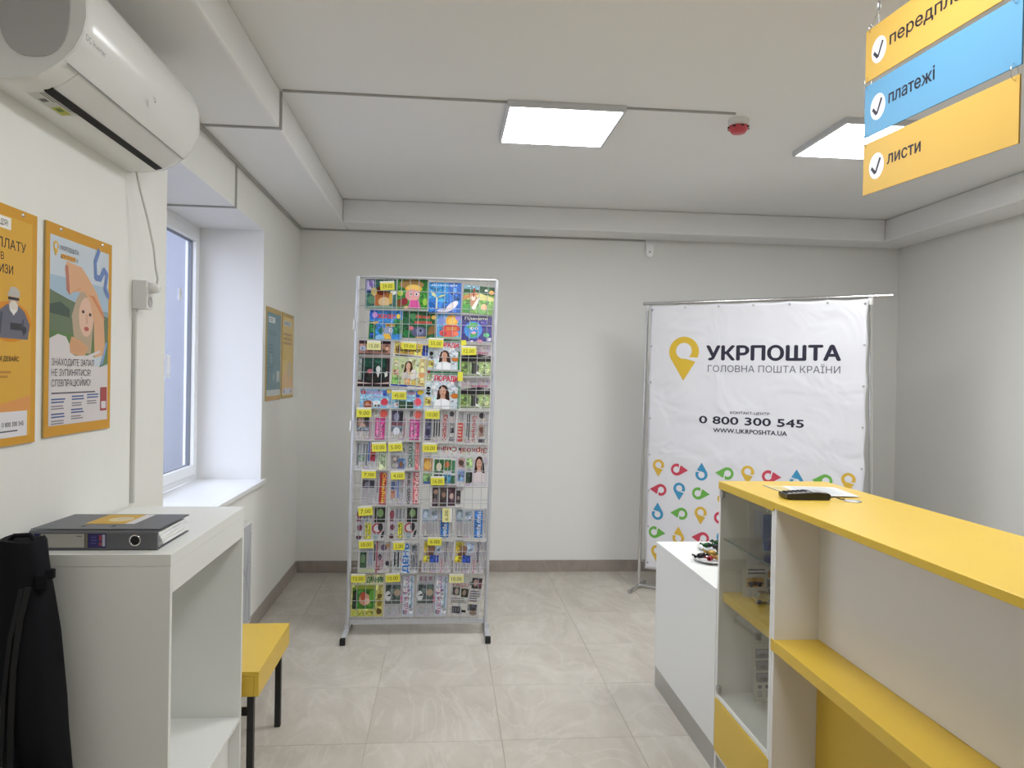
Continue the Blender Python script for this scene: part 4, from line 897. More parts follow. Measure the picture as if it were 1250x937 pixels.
def d_planets(p):
    p.R(0, 0, 1, 1, '#2e2378'); p.T('Планети', .10, .82, .10, '#efe9c8', bold=.02, fit=.75); p.E(.38, .44, .30, .32, '#3b8ad6'); p.P([(.14, .5), (.3, .72), (.5, .70), (.55, .6), (.35, .5)], '#4fa45a'); p.P([(.3, .15), (.5, .2), (.52, .36), (.3, .34)], '#3f9a52'); p.E(.34, .5, .05, .05, '#eef0f0'); p.E(.48, .5, .05, .05, '#eef0f0'); p.E(.35, .5, .025, .03, '#15152a'); p.E(.48, .5, .025, .03, '#15152a'); p.E(.4, .34, .08, .05, '#e0a4b8'); p.E(.82, .26, .1, .08, '#58b87a'); p.E(.78, .7, .08, .06, '#4a3aa4'); p.E(.66, .73, .015, .015, '#fff6d0'); p.R(.86, .04, .98, .16, '#c9c6dc'); p.E(.6, .02, .1, .07, '#c77a92'); p.E(.35, .02, .05, .04, '#e6dfee')
def d_crossword(p):
    p.R(0, 0, 1, 1, '#3b2b2f'); p.R(0, .72, 1, .93, '#b98a7c'); p.R(0, .93, 1, 1, '#3a2430'); p.E(.13, .83, .11, .06, '#c9cfe0'); p.T('7', .08, .78, .07, '#2f4a9a'); p.L(.3, .74, .95, .80, 2, '#3a2624'); p.R(0, .62, 1, .70, '#a0948c'); p.R(.12, .14, .9, .62, '#15302a'); p.R(.2, .42, .85, .60, '#1e4a3c'); p.R(0, .14, .12, .7, '#8f948e'); p.E(.64, .38, .07, .07, '#d8dad6'); p.E(.38, .33, .09, .05, '#c0707a'); p.P([(.5, .12), (.7, .14), (.72, .32), (.6, .34)], '#cfd2ce'); p.R(.2, .1, .8, .28, '#14151a'); p.P([(0, .1), (.5, .06), (1, .1), (1, .05), (0, .05)], '#cbb9ae'); p.R(0, 0, 1, .06, '#2a1d22'); p.P([(.86, .2), (.94, .24), (.92, .34), (.84, .3)], '#dfe0dc'); p.E(.64, .28, .03, .08, '#dadcd8')
def d_advice(p):
    p.R(0, 0, 1, 1, '#e9e6e0'); p.R(.02, .72, .98, .98, '#d9b55a'); p.R(.80, .72, .97, .96, '#2d4ea8'); p.T('Порадниця', .06, .80, .09, '#1d1b20', bold=.02, fit=.68); p.R(.03, .66, .98, .73, '#e2ded8'); p.L(.05, .67, .9, .72, 1, '#2a2630'); p.R(.02, .05, .98, .66, '#c9d4a4'); p.R(.02, .05, .24, .6, '#a9c47f'); p.R(.04, .44, .22, .58, '#d8d4a8'); p.R(.04, .26, .22, .38, '#d8a48a'); p.R(.04, .08, .22, .2, '#7fae5e'); p.R(.76, .05, .97, .66, '#d9c48a'); p.E(.85, .3, .08, .06, '#e8a46a'); p.person(.46, .48, .30, '#4a3020', '#d9ab8c', '#d8cfc8', .34); p.E(.62, .3, .09, .12, '#e8e2da'); p.R(.4, .06, .55, .2, '#d9a070'); p.R(.28, .04, .9, .055, '#2a4aa0'); p.R(.02, .02, .5, .05, '#2746a8'); p.E(.66, .12, .07, .06, '#e0c060'); p.R(.45, .3, .58, .33, '#e6c845')
def d_woman(p):
    p.R(0, 0, 1, 1, '#c8d4dc'); p.R(0, .90, 1, .98, '#2f8a4a'); p.R(0, .91, .13, 1, '#c2333c'); p.R(.0, .72, .24, .90, '#dfe3c8'); p.T('ЇЇ', .03, .74, .12, '#8fae3c', bold=.03); p.T('ПОРАДИ', .27, .73, .14, '#cf3e52', bold=.05, fit=.66); p.person(.52, .46, .46, '#3a2720', '#cf9c80', '#eef0f2', .48); p.R(.02, .28, .2, .62, '#bccfd8'); p.E(.11, .50, .06, .07, '#2a2422'); p.R(.05, .36, .17, .42, '#1e1c20'); p.R(.02, .06, .2, .28, '#d2c06e'); p.E(.85, .34, .11, .07, '#c8742c'); p.E(.85, .52, .1, .05, '#e9eaf2'); p.R(.94, 0, 1, .6, '#2f8a4a'); p.L(.03, .1, .18, .24, 3, '#8e7c3a')
def d_heron(p):
    p.R(0, 0, 1, 1, '#8e9a78'); p.R(0, .62, 1, 1, '#b9b1b4'); p.T('Рибалка', .3, .84, .07, '#8a8890', fit=.3); p.T('ОСІНЬ', .72, .86, .06, '#6c6a72', fit=.2); p.T('полювання', .35, .70, .09, '#a33c6c', bold=.02, fit=.55); p.R(0, .46, 1, .62, '#1f1d1e'); p.P([(.05, .62), (.5, .6), (.9, .66), (1, .6), (1, .64), (.6, .7)], '#2a2628'); p.R(0, .02, .3, .45, '#78904f'); p.R(.6, .02, 1, .45, '#9fae7a'); p.P([(.42, .05), (.56, .10), (.62, .3), (.5, .44), (.42, .4)], '#4c4a4a'); p.P([(.5, .1), (.7, .0), (.74, .02), (.54, .16)], '#e2e4dc'); p.P([(.36, .05), (.42, .05), (.42, .42), (.36, .44)], '#2c3426'); p.E(.5, .44, .05, .05, '#6a625c')
def d_kids(p):
    p.R(0, 0, 1, 1, '#8fbfe4'); p.T('ПІЗНАЙКО', .22, .70, .15, '#c67fb8', bold=.02, fit=.5); p.T('розваги', .26, .52, .10, '#c8a0cc', fit=.4); p.E(.1, .8, .08, .12, '#b64a5a'); p.R(.72, .62, .84, .9, '#3f62b8'); p.E(.92, .86, .08, .12, '#e6c440'); p.E(.27, .17, .15, .22, '#9c4a2e'); p.E(.24, .2, .06, .1, '#c98a6a'); p.E(.78, .30, .11, .2, '#d5485a'); p.R(.44, .05, .64, .35, '#e8ecec'); p.E(.5, .12, .04, .06, '#22222a'); p.E(.6, .12, .04, .06, '#22222a'); p.E(.92, .1, .06, .1, '#dfe6ea')
def d_kids2(p):
    p.R(0, 0, 1, 1, '#97c2e6'); p.T('ПІЗНАЙКО', .46, .70, .15, '#d07a9c', bold=.02, fit=.3); p.R(.74, .56, .88, .88, '#3f5fae'); p.E(.9, .84, .1, .14, '#e6c440'); p.R(.22, 0, .44, .38, '#2c4a30'); p.R(.48, 0, .68, .34, '#28422c'); p.L(.24, .05, .42, .3, 3, '#48664a'); p.E(.82, .32, .12, .22, '#dc5468'); p.E(.12, .16, .08, .12, '#e6e2e4'); p.E(.16, .18, .03, .06, '#c0585a')
def newsbase(p, c='#c9c7c6'):
    p.R(0, 0, 1, 1, c); p.R(.965, 0, 1, 1, '#a9a7a8'); p.L(.03, .04, .97, .97, 26, '#8c8a8e', True, .42)
def d_pink(p):
    newsbase(p, '#cdc8c6'); p.R(.02, .28, .4, .92, '#5a4a50'); p.R(.05, .45, .25, .7, '#a88a78'); p.E(.2, .42, .1, .1, '#c9a08c'); p.R(.25, .55, .38, .9, '#2c2a30'); p.R(.02, .3, .4, .42, '#7a8490'); p.T('ДОБРИЙ', .48, .06, .06, '#a8405a', 1, .02, fit=.55); p.R(.60, .02, .90, .70, '#b83a80'); p.T('Смачного', .70, .05, .09, '#e8b8d0', 1, .02, fit=.6); p.T('життя', .82, .05, .07, '#e8b8d0', 1, .02, fit=.45); p.E(.84, .84, .13, .12, '#d25a52'); p.R(.55, .74, .68, .97, '#dcd8d6'); p.L(.57, .78, .66, .95, 3, '#5a585c', True)
def d_pinkb(p):
    newsbase(p, '#cdc8c6'); p.R(.03, .55, .38, .95, '#4a465a'); p.E(.18, .75, .08, .14, '#8c8aa4'); p.R(.28, .6, .38, .9, '#24222a'); p.R(.03, .28, .38, .5, '#6f7480'); p.E(.2, .3, .1, .12, '#dcdfe6'); p.R(.03, .48, .38, .56, '#7a4450'); p.T('НЕДІЛЬКА', .46, .1, .05, '#a8406a', 1, .02, fit=.6); p.R(.60, .02, .90, .68, '#b23a82'); p.T('Смачного', .70, .05, .09, '#e8b8d0', 1, .02, fit=.58); p.T('життя', .82, .05, .07, '#e8b8d0', 1, .02, fit=.45); p.E(.82, .84, .12, .12, '#d86058'); p.L(.58, .76, .68, .95, 2, '#4a484c', True)
def d_express(p):
    newsbase(p, '#ccc9c6'); p.R(.03, .05, .22, .8, '#5c5a76'); p.E(.12, .3, .07, .12, '#34324a'); p.L(.28, .1, .52, .7, 3, '#2e2c34', True, .45); p.T('Експрес', .66, .93, .14, '#b0303a', 3, .02, fit=.8) if False else p.T('Експрес', .60, .84, .13, '#b8323a', 3, .02, fit=.78); p.E(.85, .88, .08, .08, '#4a484c'); p.R(.80, .3, .95, .6, '#8c8a8c'); p.P([(.84, .3), (.95, .3), (.92, .5)], '#2a2a2e'); p.R(.8, .05, .95, .18, '#7a7880')
def d_express2(p):
    newsbase(p, '#ccc8c4'); p.R(.02, .05, .2, .62, '#b8544c'); p.L(.04, .1, .18, .58, 5, '#dcc6bc', False, .3); p.L(.3, .05, .42, .9, 2, '#26242a', True, .5); p.T('Експрес', .50, .84, .13, '#b8323a', 3, .02, fit=.78); p.E(.78, .86, .09, .09, '#3c3a3e'); p.R(.70, .22, .88, .58, '#a0867a'); p.E(.79, .42, .06, .1, '#6a4a40'); p.R(.7, .04, .9, .15, '#55535a'); p.L(.06, .7, .2, .95, 3, '#8a888c', True)
def d_blue(p):
    newsbase(p, '#c8c8ca'); p.L(.04, .1, .4, .9, 4, '#6c7478', True, .5); p.R(.40, .3, .44, .98, '#3a5aa8'); p.R(.47, .30, .62, .62, '#a83040'); p.T('СЛОВО', .53, .55, .09, '#b03444', 1, .03, fit=.4); p.R(.7, .0, .98, .6, '#c9cca4'); p.L(.72, .05, .95, .7, 4, '#5c8a7a', True, .4); p.R(.1, .3, .3, .5, '#7f9488')
def d_green(p):
    newsbase(p, '#c6c5c8'); p.R(.05, .05, .30, .5, '#8c8886'); p.R(.27, .05, .5, .4, '#4a72a8'); p.E(.36, .2, .07, .12, '#7a5a4a'); p.T('ГОЛОС', .58, .96, .12, '#2f6a48', 3, .03, fit=.88); p.T('КРАЮ', .70, .7, .09, '#3f8a5c', 3, .02, fit=.6); p.R(.80, .0, .92, .96, '#c46a6c'); p.L(.81, .05, .91, .9, 2, '#e6b4b0', True, .3); p.R(.28, .6, .5, .8, '#a09a94')
def d_recipe(p):
    p.R(0, 0, 1, 1, '#c9c6cc'); p.R(0, .70, 1, 1, '#d8d6d4'); p.T('Смачно', .98, .93, .11, '#9c3a34', 2, .03, fit=.78); p.R(.02, .1, .98, .66, '#cfd4d2'); p.R(.02, .32, .28, .64, '#b5803c'); p.E(.14, .48, .11, .1, '#e2b660'); p.R(.34, .3, .62, .62, '#3a6a3c'); p.E(.48, .44, .08, .1, '#d8cdb8'); p.R(.64, .34, .84, .62, '#4f7a44'); p.E(.72, .5, .07, .07, '#c86a3c'); p.R(.86, .3, .96, .6, '#4a7e5a'); p.R(.02, .05, .28, .28, '#7fa06c'); p.R(.04, .03, .26, .08, '#3a5a9a'); p.R(.34, .05, .6, .26, '#2f4a44'); p.R(.62, .05, .85, .26, '#4a86a8'); p.R(.86, .05, .97, .24, '#2a5a3c')
def d_recipe2(p):
    p.R(0, 0, 1, 1, '#cccace'); p.R(0, .72, 1, 1, '#d4d2d0'); p.T('Зіркові', .96, .92, .12, '#9a4038', 2, .03, fit=.86); p.R(.04, .86, .1, .92, '#4a4a4c'); p.R(.03, .45, .26, .68, '#b99a94'); p.E(.14, .56, .09, .07, '#5a4a44'); p.R(.3, .45, .5, .68, '#a8c48c'); p.R(.03, .12, .26, .4, '#8aa4cc'); p.R(.3, .08, .46, .34, '#3c4a40'); p.R(.44, .1, .5, .34, '#1c1c20'); p.person(.72, .56, .46, '#3a2420', '#cfa08c', '#d9cdd0', .44); p.T('Гід', .34, .38, .05, '#8e3434', 0, .01)
def d_red(p):
    newsbase(p, '#c9c6c8'); p.R(.02, .5, .48, .72, '#3c3842'); p.E(.2, .6, .1, .07, '#7c7a88'); p.L(.03, .05, .5, .45, 5, '#a8a4a8'); p.L(.56, .3, .64, .8, 1, '#3a3a3e', True); p.R(.68, .02, .96, .95, '#a83432'); p.T('Сімейна', .78, .93, .12, '#e8c050', 3, .04, fit=.86); p.T('порада', .90, .6, .06, '#e8b8a0', 3, .01, fit=.5)
def d_redtext(p):
    newsbase(p, '#c8c6ca'); p.R(.04, .45, .22, .68, '#5a6a98'); p.R(.04, .2, .2, .42, '#b07a68'); p.R(.26, .2, .30, .9, '#5a78c0'); p.T('ВІСТІ', .42, .88, .07, '#b0445c', 3, .01, fit=.5); p.T('НА ВСІ СМАКИ', .60, .93, .10, '#2c2a32', 3, .02, fit=.9); p.R(.78, .02, .98, .97, '#c06a70'); p.T('КРАЇНОЮ', .85, .93, .13, '#e8d4d0', 3, .03, fit=.88)
def d_collage(p):
    p.R(0, 0, 1, 1, '#d4d2d0'); p.T('РОДИНИ', .46, .74, .10, '#b83c34', bold=.03, fit=.44); p.L(.7, .86, .95, .93, 2, '#5a5a5e'); p.R(.05, .02, .26, .68, '#3c3438'); p.R(.28, .02, .5, .62, '#4c4440'); p.R(.53, .04, .75, .62, '#4a3440'); p.R(.78, .1, .92, .55, '#3a3438'); p.E(.15, .5, .07, .08, '#a8887a'); p.E(.14, .2, .07, .09, '#7a6a70'); p.E(.4, .4, .06, .09, '#9a7a6a'); p.E(.64, .36, .06, .1, '#c8b0a8'); p.R(.05, .62, .8, .70, '#5a4040'); p.E(.85, .3, .05, .07, '#8c7c7a')
def d_yellow(p):
    newsbase(p, '#c9c9ca'); p.E(.10, .76, .09, .12, '#8a4450'); p.R(.02, .55, .14, .66, '#7a3848'); p.R(.58, .52, .92, .96, '#23261f'); p.E(.76, .8, .1, .13, '#7c9a6a'); p.R(.66, .54, .9, .66, '#2a2c2a'); p.R(.30, .03, .48, .5, '#c9c43c'); p.L(.32, .06, .46, .46, 2, '#7a742a', True, .3); p.E(.68, .34, .17, .16, '#a33a40'); p.E(.68, .34, .12, .11, '#c9c0c0'); p.E(.78, .38, .08, .12, '#2c2c30'); p.E(.12, .36, .08, .09, '#703a48'); p.P([(.8, .05), (.88, .08), (.92, .28), (.84, .24)], '#26282a'); p.E(.1, .08, .08, .07, '#55303c'); p.L(.2, .55, .52, .92, 3, '#77757a', True); p.R(.6, .02, .7, .2, '#8aa8b0')
def d_bluestrip(p):
    newsbase(p, '#cacaca'); p.R(.04, .56, .28, .95, '#8a9cae'); p.R(.32, .56, .54, .92, '#9aa8b6'); p.E(.14, .78, .06, .12, '#b9c8d4'); p.R(.62, .02, .88, .92, '#3a74b8'); p.T('Наш край', .80, .06, .15, '#dfe8f2', 1, .02, fit=.8) if False else p.T('Наш край', .72, .88, .13, '#dfe8f2', 3, .02, fit=.82); p.L(.05, .06, .55, .5, 5, '#a4a2a6', True, .5); p.R(.1, .04, .26, .07, '#5a585c')
def d_zoo(p):
    newsbase(p, '#cccaca'); p.R(.04, .15, .26, .68, '#47604a'); p.E(.14, .45, .07, .14, '#6f8a6a'); p.R(.02, .02, .5, .12, '#b9c49a'); p.L(.3, .2, .44, .85, 2, '#8898b4', True); p.L(.46, .3, .54, .9, 1, '#2c2c32', True); p.R(.54, 0, .58, 1, '#a8506a'); p.E(.78, .8, .1, .1, '#6a5a70'); p.E(.9, .85, .05, .08, '#b08a5a'); p.E(.66, .5, .06, .1, '#4a4450'); p.T('СВІТ', .76, .1, .12, '#b07890', 1, .02, fit=.42); p.E(.9, .3, .06, .08, '#3a3440'); p.E(.63, .15, .05, .08, '#9a6a5a')
def d_day(p):
    newsbase(p, '#c6c9d0'); p.L(.04, .1, .3, .7, 2, '#2a2c32', True, .4); p.R(.40, .0, .64, .98, '#c8d2e2'); p.T('ДЕНЬ', .46, .95, .20, '#2f74c0', 3, .05, fit=.92) if False else p.T('ДЕНЬ', .61, .02, .20, '#2f74c0', 1, .05, fit=.95); p.L(.7, .05, .95, .6, 4, '#3c3e46', True, .45); p.R(.72, .68, .92, .92, '#6a6e7a')
def d_script(p):
    newsbase(p, '#cbc9cd'); p.R(.03, .6, .3, .95, '#c8b43a'); p.E(.3, .72, .14, .12, '#8a6a54'); p.E(.24, .56, .13, .08, '#6a4a3c'); p.R(.03, .32, .26, .52, '#d0bd3c'); p.R(.24, .32, .54, .55, '#2f4a9c'); p.R(.4, .62, .6, .95, '#a8bcd8'); p.T('Вечірня', .72, .98, .10, '#4a3a5a', 3, -.002, fit=.62); p.T('газета', .62, .42, .08, '#c04a72', 3, .0, fit=.4); p.L(.05, .04, .5, .28, 5, '#9892a0', True, .4)
def d_garden(p):
    p.R(0, 0, 1, 1, '#c9c77a'); p.R(.0, .76, 1, 1, '#cfcca0'); p.T('ПОРАДНИК', .98, .93, .12, '#1f6a3a', 2, .03, fit=.52) if False else p.T('ДАЧНИК', .98, .82, .13, '#1f6a3a', al='r', bold=.03, fit=.52); p.R(.04, .2, .74, .70, '#3f7a2a'); p.R(.04, .2, .16, .62, '#22301c'); p.E(.42, .42, .18, .14, '#c9967c'); p.E(.36, .5, .08, .1, '#b0523c'); p.E(.5, .38, .08, .07, '#e2b8a0'); p.E(.65, .5, .1, .14, '#5fa03c'); p.R(.78, .04, .97, .62, '#c4b86a'); p.E(.87, .5, .07, .06, '#6a5a2c'); p.E(.87, .32, .07, .07, '#8c7a30'); p.E(.87, .14, .08, .07, '#5a4a24'); p.R(.1, .66, .75, .76, '#8a9a3c'); p.R(.04, .04, .7, .16, '#b9bc50')
def d_pov(p):
    newsbase(p, '#c2c1c6'); p.R(.03, .32, .54, .80, '#56605e'); p.E(.12, .5, .10, .12, '#cdd0d2'); p.E(.42, .58, .11, .08, '#a89884'); p.P([(.06, .5), (.2, .56), (.2, .5)], '#1c1e22'); p.R(.03, .04, .5, .26, '#b4b2b8'); p.R(.60, .02, .98, .98, '#bcc4d0'); p.T('ПОВІДОМЛЕНЬ', .68, .96, .11, '#a84a7a', 3, .01, fit=.9); p.L(.86, .05, .94, .95, 1, '#7aa0b4', True); p.L(.06, .84, .5, .96, 3, '#9a7a88', True); p.R(.54, .35, .6, .5, '#c06a8a')
def d_bw(p):
    p.R(0, 0, 1, 1, '#c9c8c4'); p.T('РАДІО', .06, .72, .10, '#a03c44', bold=.02, fit=.5); p.R(.05, .50, .3, .70, '#4c4844'); p.E(.2, .6, .06, .08, '#a89c90'); p.R(.34, .46, .58, .68, '#38362f'); p.E(.45, .58, .05, .07, '#9a8a7c'); p.R(.66, .70, .98, .97, '#3e3a3c'); p.E(.78, .85, .07, .09, '#b09088'); p.E(.92, .82, .05, .08, '#7a3c44'); p.L(.05, .3, .58, .44, 3, '#8a8884'); p.L(.64, .36, .95, .66, 5, '#6e6c70'); p.R(.62, .14, .9, .3, '#4a484c'); p.R(.1, .05, .38, .22, '#34343a'); p.L(.12, .06, .36, .2, 3, '#7a7880', True); p.R(.42, .08, .56, .14, '#2c2a2c'); p.E(.8, .08, .12, .06, '#8a7a6c'); p.E(.62, .82, .06, .05, '#6a686c')
DES = dict(storybook_fox=d_fox, storybook_mouse=d_mouse, storybook_sprout=d_sprout, storybook_rabbit=d_rabbit, storybook_animals=d_animals, storybook_mole=d_mole, storybook_flower=d_flower, storybook_planets=d_planets,
           crossword=d_crossword, advice=d_advice, woman=d_woman, heron=d_heron, kids=d_kids, kids2=d_kids2, pinkpaper=d_pink, pinkpaper2=d_pinkb, express=d_express, express2=d_express2, bluepaper=d_blue, greenpaper=d_green,
           recipe=d_recipe, recipe2=d_recipe2, redstrip=d_red, redtext=d_redtext, collage=d_collage, yellowstrip=d_yellow, bluestrip=d_bluestrip, zoo=d_zoo, day=d_day, script=d_script, garden=d_garden, povidom=d_pov, bwpaper=d_bw)
BK, MG, NP = ('storybook', 'book', 'childrens books in the rack'), ('magazine', 'magazine', 'magazines in the rack'), ('newspaper', 'newspaper', 'newspapers in the rack')
PUBS = [  # design, kind, u, v, w, h, tilt degrees, label
 ('storybook_fox', BK, -.384, 2.038, .19, .187, 1, 'teal picture book with brown squirrel, top row left end'),
 ('storybook_mouse', BK, -.189, 2.041, .192, .190, 0, 'green picture book with pink girl in straw hat, top row'),
 ('storybook_sprout', BK, .007, 2.024, .203, .192, 0, 'blue picture book with a pale sprout, top row'),
 ('storybook_rabbit', BK, .216, 2.022, .194, .178, -4, 'tilted forest picture book with rabbit, top row right end'),
 ('storybook_animals', BK, -.358, 1.847, .202, .187, -1, 'blue picture book with red title, second row left end'),
 ('storybook_mole', BK, -.150, 1.862, .209, .170, 0, 'dark green picture book with red title and a mole, second row'),
 ('storybook_flower', BK, .064, 1.866, .149, .153, 0, 'light blue picture book with orange and red flower, second row'),
 ('storybook_planets', BK, .219, 1.845, .191, .172, 0, 'purple picture book with smiling earth, second row right end'),
 ('crossword', MG, -.416, 1.554, .195, .287, 0, 'dark magazine with a black photo under brown title, third row left end'),
 ('advice', MG, -.216, 1.550, .222, .285, -4, 'tilted white magazine with yellow title and woman in garden'),
 ('woman', MG, .011, 1.668, .203, .195, -1, 'womens magazine with green strip and red title, upper of two'),
 ('heron', MG, .223, 1.630, .186, .200, 0, 'grey nature magazine with dark bird, upper of two'),
 ('woman', MG, -.003, 1.424, .224, .236, -1, 'womens magazine with green strip and red title, lower of two'),
 ('heron', MG, .227, 1.427, .184, .192, 0, 'grey nature magazine with dark bird, lower of two'),
 ('kids', MG, -.399, 1.421, .195, .122, 0, 'light blue kids magazine with brown figure, left of its pair'),
 ('kids2', MG, -.199, 1.421, .192, .123, 0, 'light blue kids magazine with dark green boxes, right of its pair'),
 ('pinkpaper', NP, -.417, 1.220, .198, .197, 0, 'newspaper with magenta title bar and brown photo, left of its pair'),
 ('pinkpaper2', NP, -.209, 1.219, .204, .195, -1, 'newspaper with magenta title bar and violet photo, right of its pair'),
 ('express', NP, .003, 1.210, .198, .205, -1, 'newspaper with red vertical title and violet photo strip'),
 ('express2', NP, .206, 1.205, .200, .206, -1, 'newspaper with red vertical title and red column at its left'),
 ('bluepaper', NP, -.419, 1.036, .200, .178, -1, 'newspaper with thin blue line and dark red title, left end'),
 ('greenpaper', NP, -.203, 1.035, .197, .178, 0, 'newspaper with green vertical title and pink strip'),
 ('recipe', MG, .003, .941, .209, .260, -1, 'recipe magazine with upside-down title and food photos'),
 ('recipe2', MG, .217, .934, .196, .262, 0, 'recipe magazine with upside-down title and long-haired woman'),
 ('redstrip', NP, -.372, .815, .160, .212, -1, 'newspaper with dark red vertical bar and yellow title'),
 ('redtext', NP, -.197, .816, .182, .212, 0, 'newspaper with pink vertical strip and black vertical headline'),
 ('collage', MG, .059, .804, .204, .122 + .066, 0, 'magazine with red title over collage of dark portraits'),
 ('yellowstrip', NP, -.398, .597, .193, .208, 0, 'newspaper with yellow vertical strip and red ring, left of its pair'),
 ('yellowstrip', NP, -.195, .604, .189, .200, 0, 'newspaper with yellow vertical strip and red ring, right of its pair'),
 ('bluestrip', NP, .003, .609, .199, .186, 0, 'newspaper with blue vertical title bar, left of its pair'),
 ('bluestrip', NP, .215, .606, .200, .187, 0, 'newspaper with blue vertical title bar, right of its pair'),
 ('zoo', NP, -.376, .391, .198, .195, 0, 'newspaper with green photo and red line, second row from the floor'),
 ('day', NP, -.170, .387, .167, .188, 0, 'newspaper with large blue vertical title, second row from floor'),
 ('script', NP, .015, .389, .188, .199, -3, 'newspaper with yellow and blue flag photo, left of its pair'),
 ('script', NP, .212, .385, .198, .202, -3, 'newspaper with yellow and blue flag photo, right of its pair'),
 ('garden', MG, -.414, .113, .201, .262, 0, 'green garden magazine, bottom row left end'),
 ('povidom', NP, -.209, .111, .187, .262, 0, 'newspaper with pink curved title and dove photo, left of its pair'),
 ('povidom', NP, -.015, .112, .200, .260, -1, 'newspaper with pink curved title and dove photo, right of its pair'),
 ('bwpaper', NP, .190, .118, .196, .246, -5, 'tilted black and white newspaper, bottom row right end'),
]
for ds, kd, u, v, w_, h_, tl, lab in PUBS:
    a = math.radians(tl) + TL; top_d = .030; th = .006 if kd is BK else .003
    nm, cat, grp = kd
    # leaning between the front grid and the back wires
    V = Vector((math.sin(-a) * -1 if False else TL, (top_d - .010) / h_, 1)); 
    ang = math.radians(tl)
    Uv = Vector((math.cos(ang), 0, math.sin(ang))); Vv = Vector((-math.sin(ang) + TL, .0, math.cos(ang))); Vv = (Vv + Vector((0, .020 / h_, 0))).normalized()
    O_ = rk(u, v, .009)
    if tl: O_ = O_ + Vector((0, 0, -w_ * math.sin(ang) / 2))
    N_ = Uv.cross(Vv).normalized()
    b = MB(); c0 = lin('#d8d6d2')
    q = [O_, O_ + Uv * w_, O_ + Uv * w_ + Vv * h_, O_ + Vv * h_]; q2 = [x - N_ * th for x in q]
    b.add(q + q2, [(0, 1, 2, 3), (7, 6, 5, 4), (0, 4, 5, 1), (1, 5, 6, 2), (2, 6, 7, 3), (3, 7, 4, 0)], 0, c0)
    p = Pr(b, O_, Uv, Vv, w_, h_, off=.0002, step=.00009); p.auto = True; DES[ds](p)
    vw = v - .006 - abs(w_ * math.sin(ang)) / 2
    tubeo('pocket_wire', [rk(u + .004, vw, .013), rk(u + w_ - .004, vw, .013)], .0017, M['wire'], rack, 5)
    o = b.build(nm, M['ink'] if kd is NP else M['inkgloss']); tag(o, lab, cat, grp)
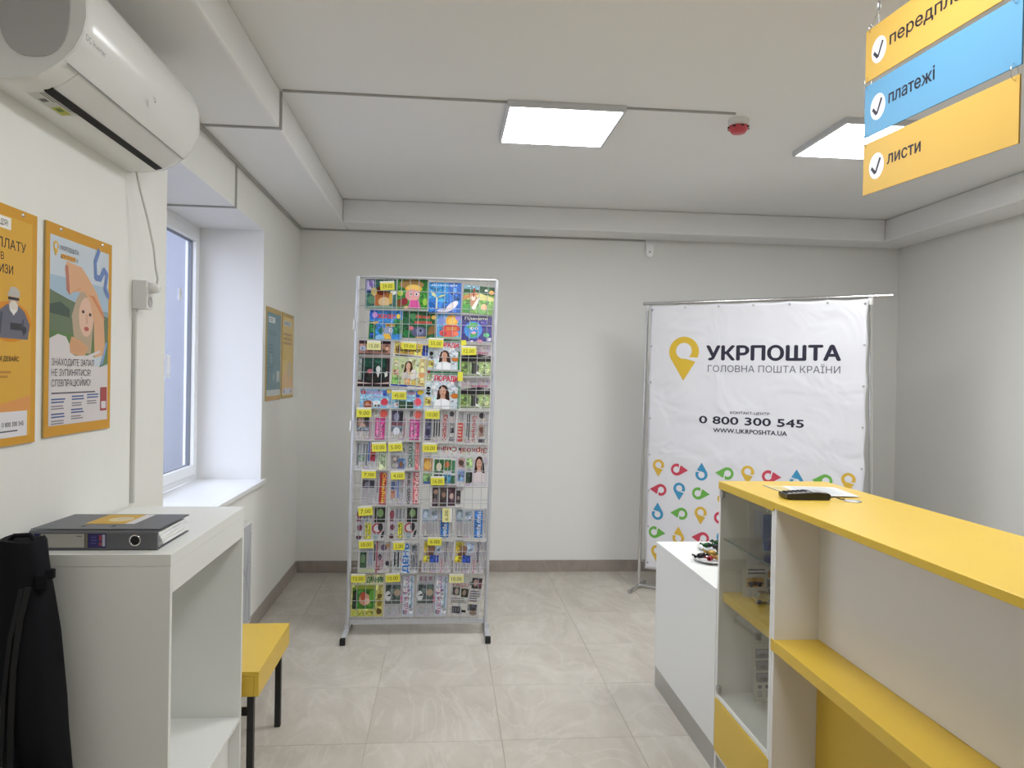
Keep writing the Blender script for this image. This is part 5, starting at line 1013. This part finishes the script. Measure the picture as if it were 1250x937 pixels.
TAGS = [('29.00', -.292, 2.154, .088, .056, 4, 'yellow price card reading 29.00 over squirrel picture book'), ('15.00', -.363, 1.781, .085, .058, 0, 'pale price card reading 15.00 above the dark magazine'), ('32.00', -.152, 1.790, .091, .048, -3, 'yellow price card reading 32.00 on the tilted white magazine'),
 ('55.00', .015, 1.804, .092, .061, -1, 'yellow price card reading 55.00 above upper womens magazine'), ('12.00', .223, 1.762, .092, .057, 0, 'yellow price card reading 12.00 on the upper grey nature magazine'), ('', .219, 1.821, .033, .033, 4, 'small blank yellow card under the purple picture book'), ('', .205, 1.597, .031, .057, 0, 'narrow blank yellow card beside the lower womens magazine'),
 ('45.00', -.200, 1.476, .088, .059, 0, 'yellow price card reading 45.00 on the right light blue kids magazine'), ('9.00', -.413, 1.363, .09, .061, 1, 'yellow price card reading 9.00 on newspaper with brown photo'), ('10.00', .009, 1.358, .089, .062, 0, 'yellow price card reading 10.00 on newspaper with violet photo strip'),
 ('10.00', -.311, 1.150, .088, .061, 3, 'yellow price card reading 10.00 on newspaper with dark red title'), ('5.00', -.210, 1.154, .086, .059, 4, 'yellow price card reading 5.00 on newspaper with green title'), ('10.00', 0., 1.150, .089, .059, 0, 'yellow price card reading 10.00 on recipe magazine with food photos'),
 ('7.00', -.371, .984, .088, .054, 0, 'yellow price card reading 7.00 above dark red barred newspaper'), ('4.00', -.190, .977, .086, .056, 2, 'yellow price card reading 4.00 above newspaper with pink strip'), ('16.00', .058, .943, .084, .057, 0, 'yellow price card reading 16.00 on the collage magazine'),
 ('7.00', -.382, .752, .088, .061, 4, 'yellow price card reading 7.00 on left yellow-striped newspaper'), ('6.00v', .136, .711, .061, .088, 0, 'pale upright price card reading 6.00 sideways between blue-titled newspapers'), ('10.00', -.373, .548, .088, .054, 2, 'yellow price card reading 10.00 on newspaper with green photo'),
 ('2.00', -.163, .537, .071, .056, 0, 'yellow price card reading 2.00 on large blue titled newspaper'), ('6.00', .049, .565, .087, .054, -2, 'yellow price card reading 6.00 on left flag photo newspaper'), ('12.00', -.416, .336, .088, .054, 0, 'yellow price card reading 12.00 on the green garden magazine'),
 ('10.00', -.202, .337, .089, .056, 3, 'yellow price card reading 10.00 on the left dove newspaper'), ('10.00', .192, .330, .09, .057, -1, 'pale yellow price card reading 10.00 on tilted black and white newspaper')]
for tx, u, v, w_, h_, tl, lab in TAGS:
    ang = math.radians(tl); Uv = Vector((math.cos(ang), 0, math.sin(ang))); Vv = Vector((-math.sin(ang), 0, math.cos(ang)))
    O_ = rk(u, v, -.0065) + Vector((0, 0, -w_ * math.sin(ang) / 2)); N_ = Uv.cross(Vv)
    b = MB(); q = [O_, O_ + Uv * w_, O_ + Uv * w_ + Vv * h_, O_ + Vv * h_]; q2 = [x - N_ * .0008 for x in q]
    yl = lin('#ded84a' if 'pale' not in lab else '#dedb9a')
    b.add(q + q2, [(0, 1, 2, 3), (7, 6, 5, 4), (0, 4, 5, 1), (1, 5, 6, 2), (2, 6, 7, 3), (3, 7, 4, 0)], 0, yl)
    p = Pr(b, O_, Uv, Vv, w_, h_, off=.0003, step=.0001)
    if tx.endswith('v'): p.R(.76, 0, 1, 1, '#e2e0d8'); p.T(tx[:-1], .60, .12, .36, '#5a5626', 1, -.004, fit=.72)
    elif tx:
        p.R(0, .80, 1, 1, '#e2e0d4'); p.T(tx, .16, .22, .42, '#5a5626', 0, -.006, fit=.7)
    tag(b.build('price_card', M['ink']), lab, 'price card', 'price cards on the newspaper rack')
    if O_: pass
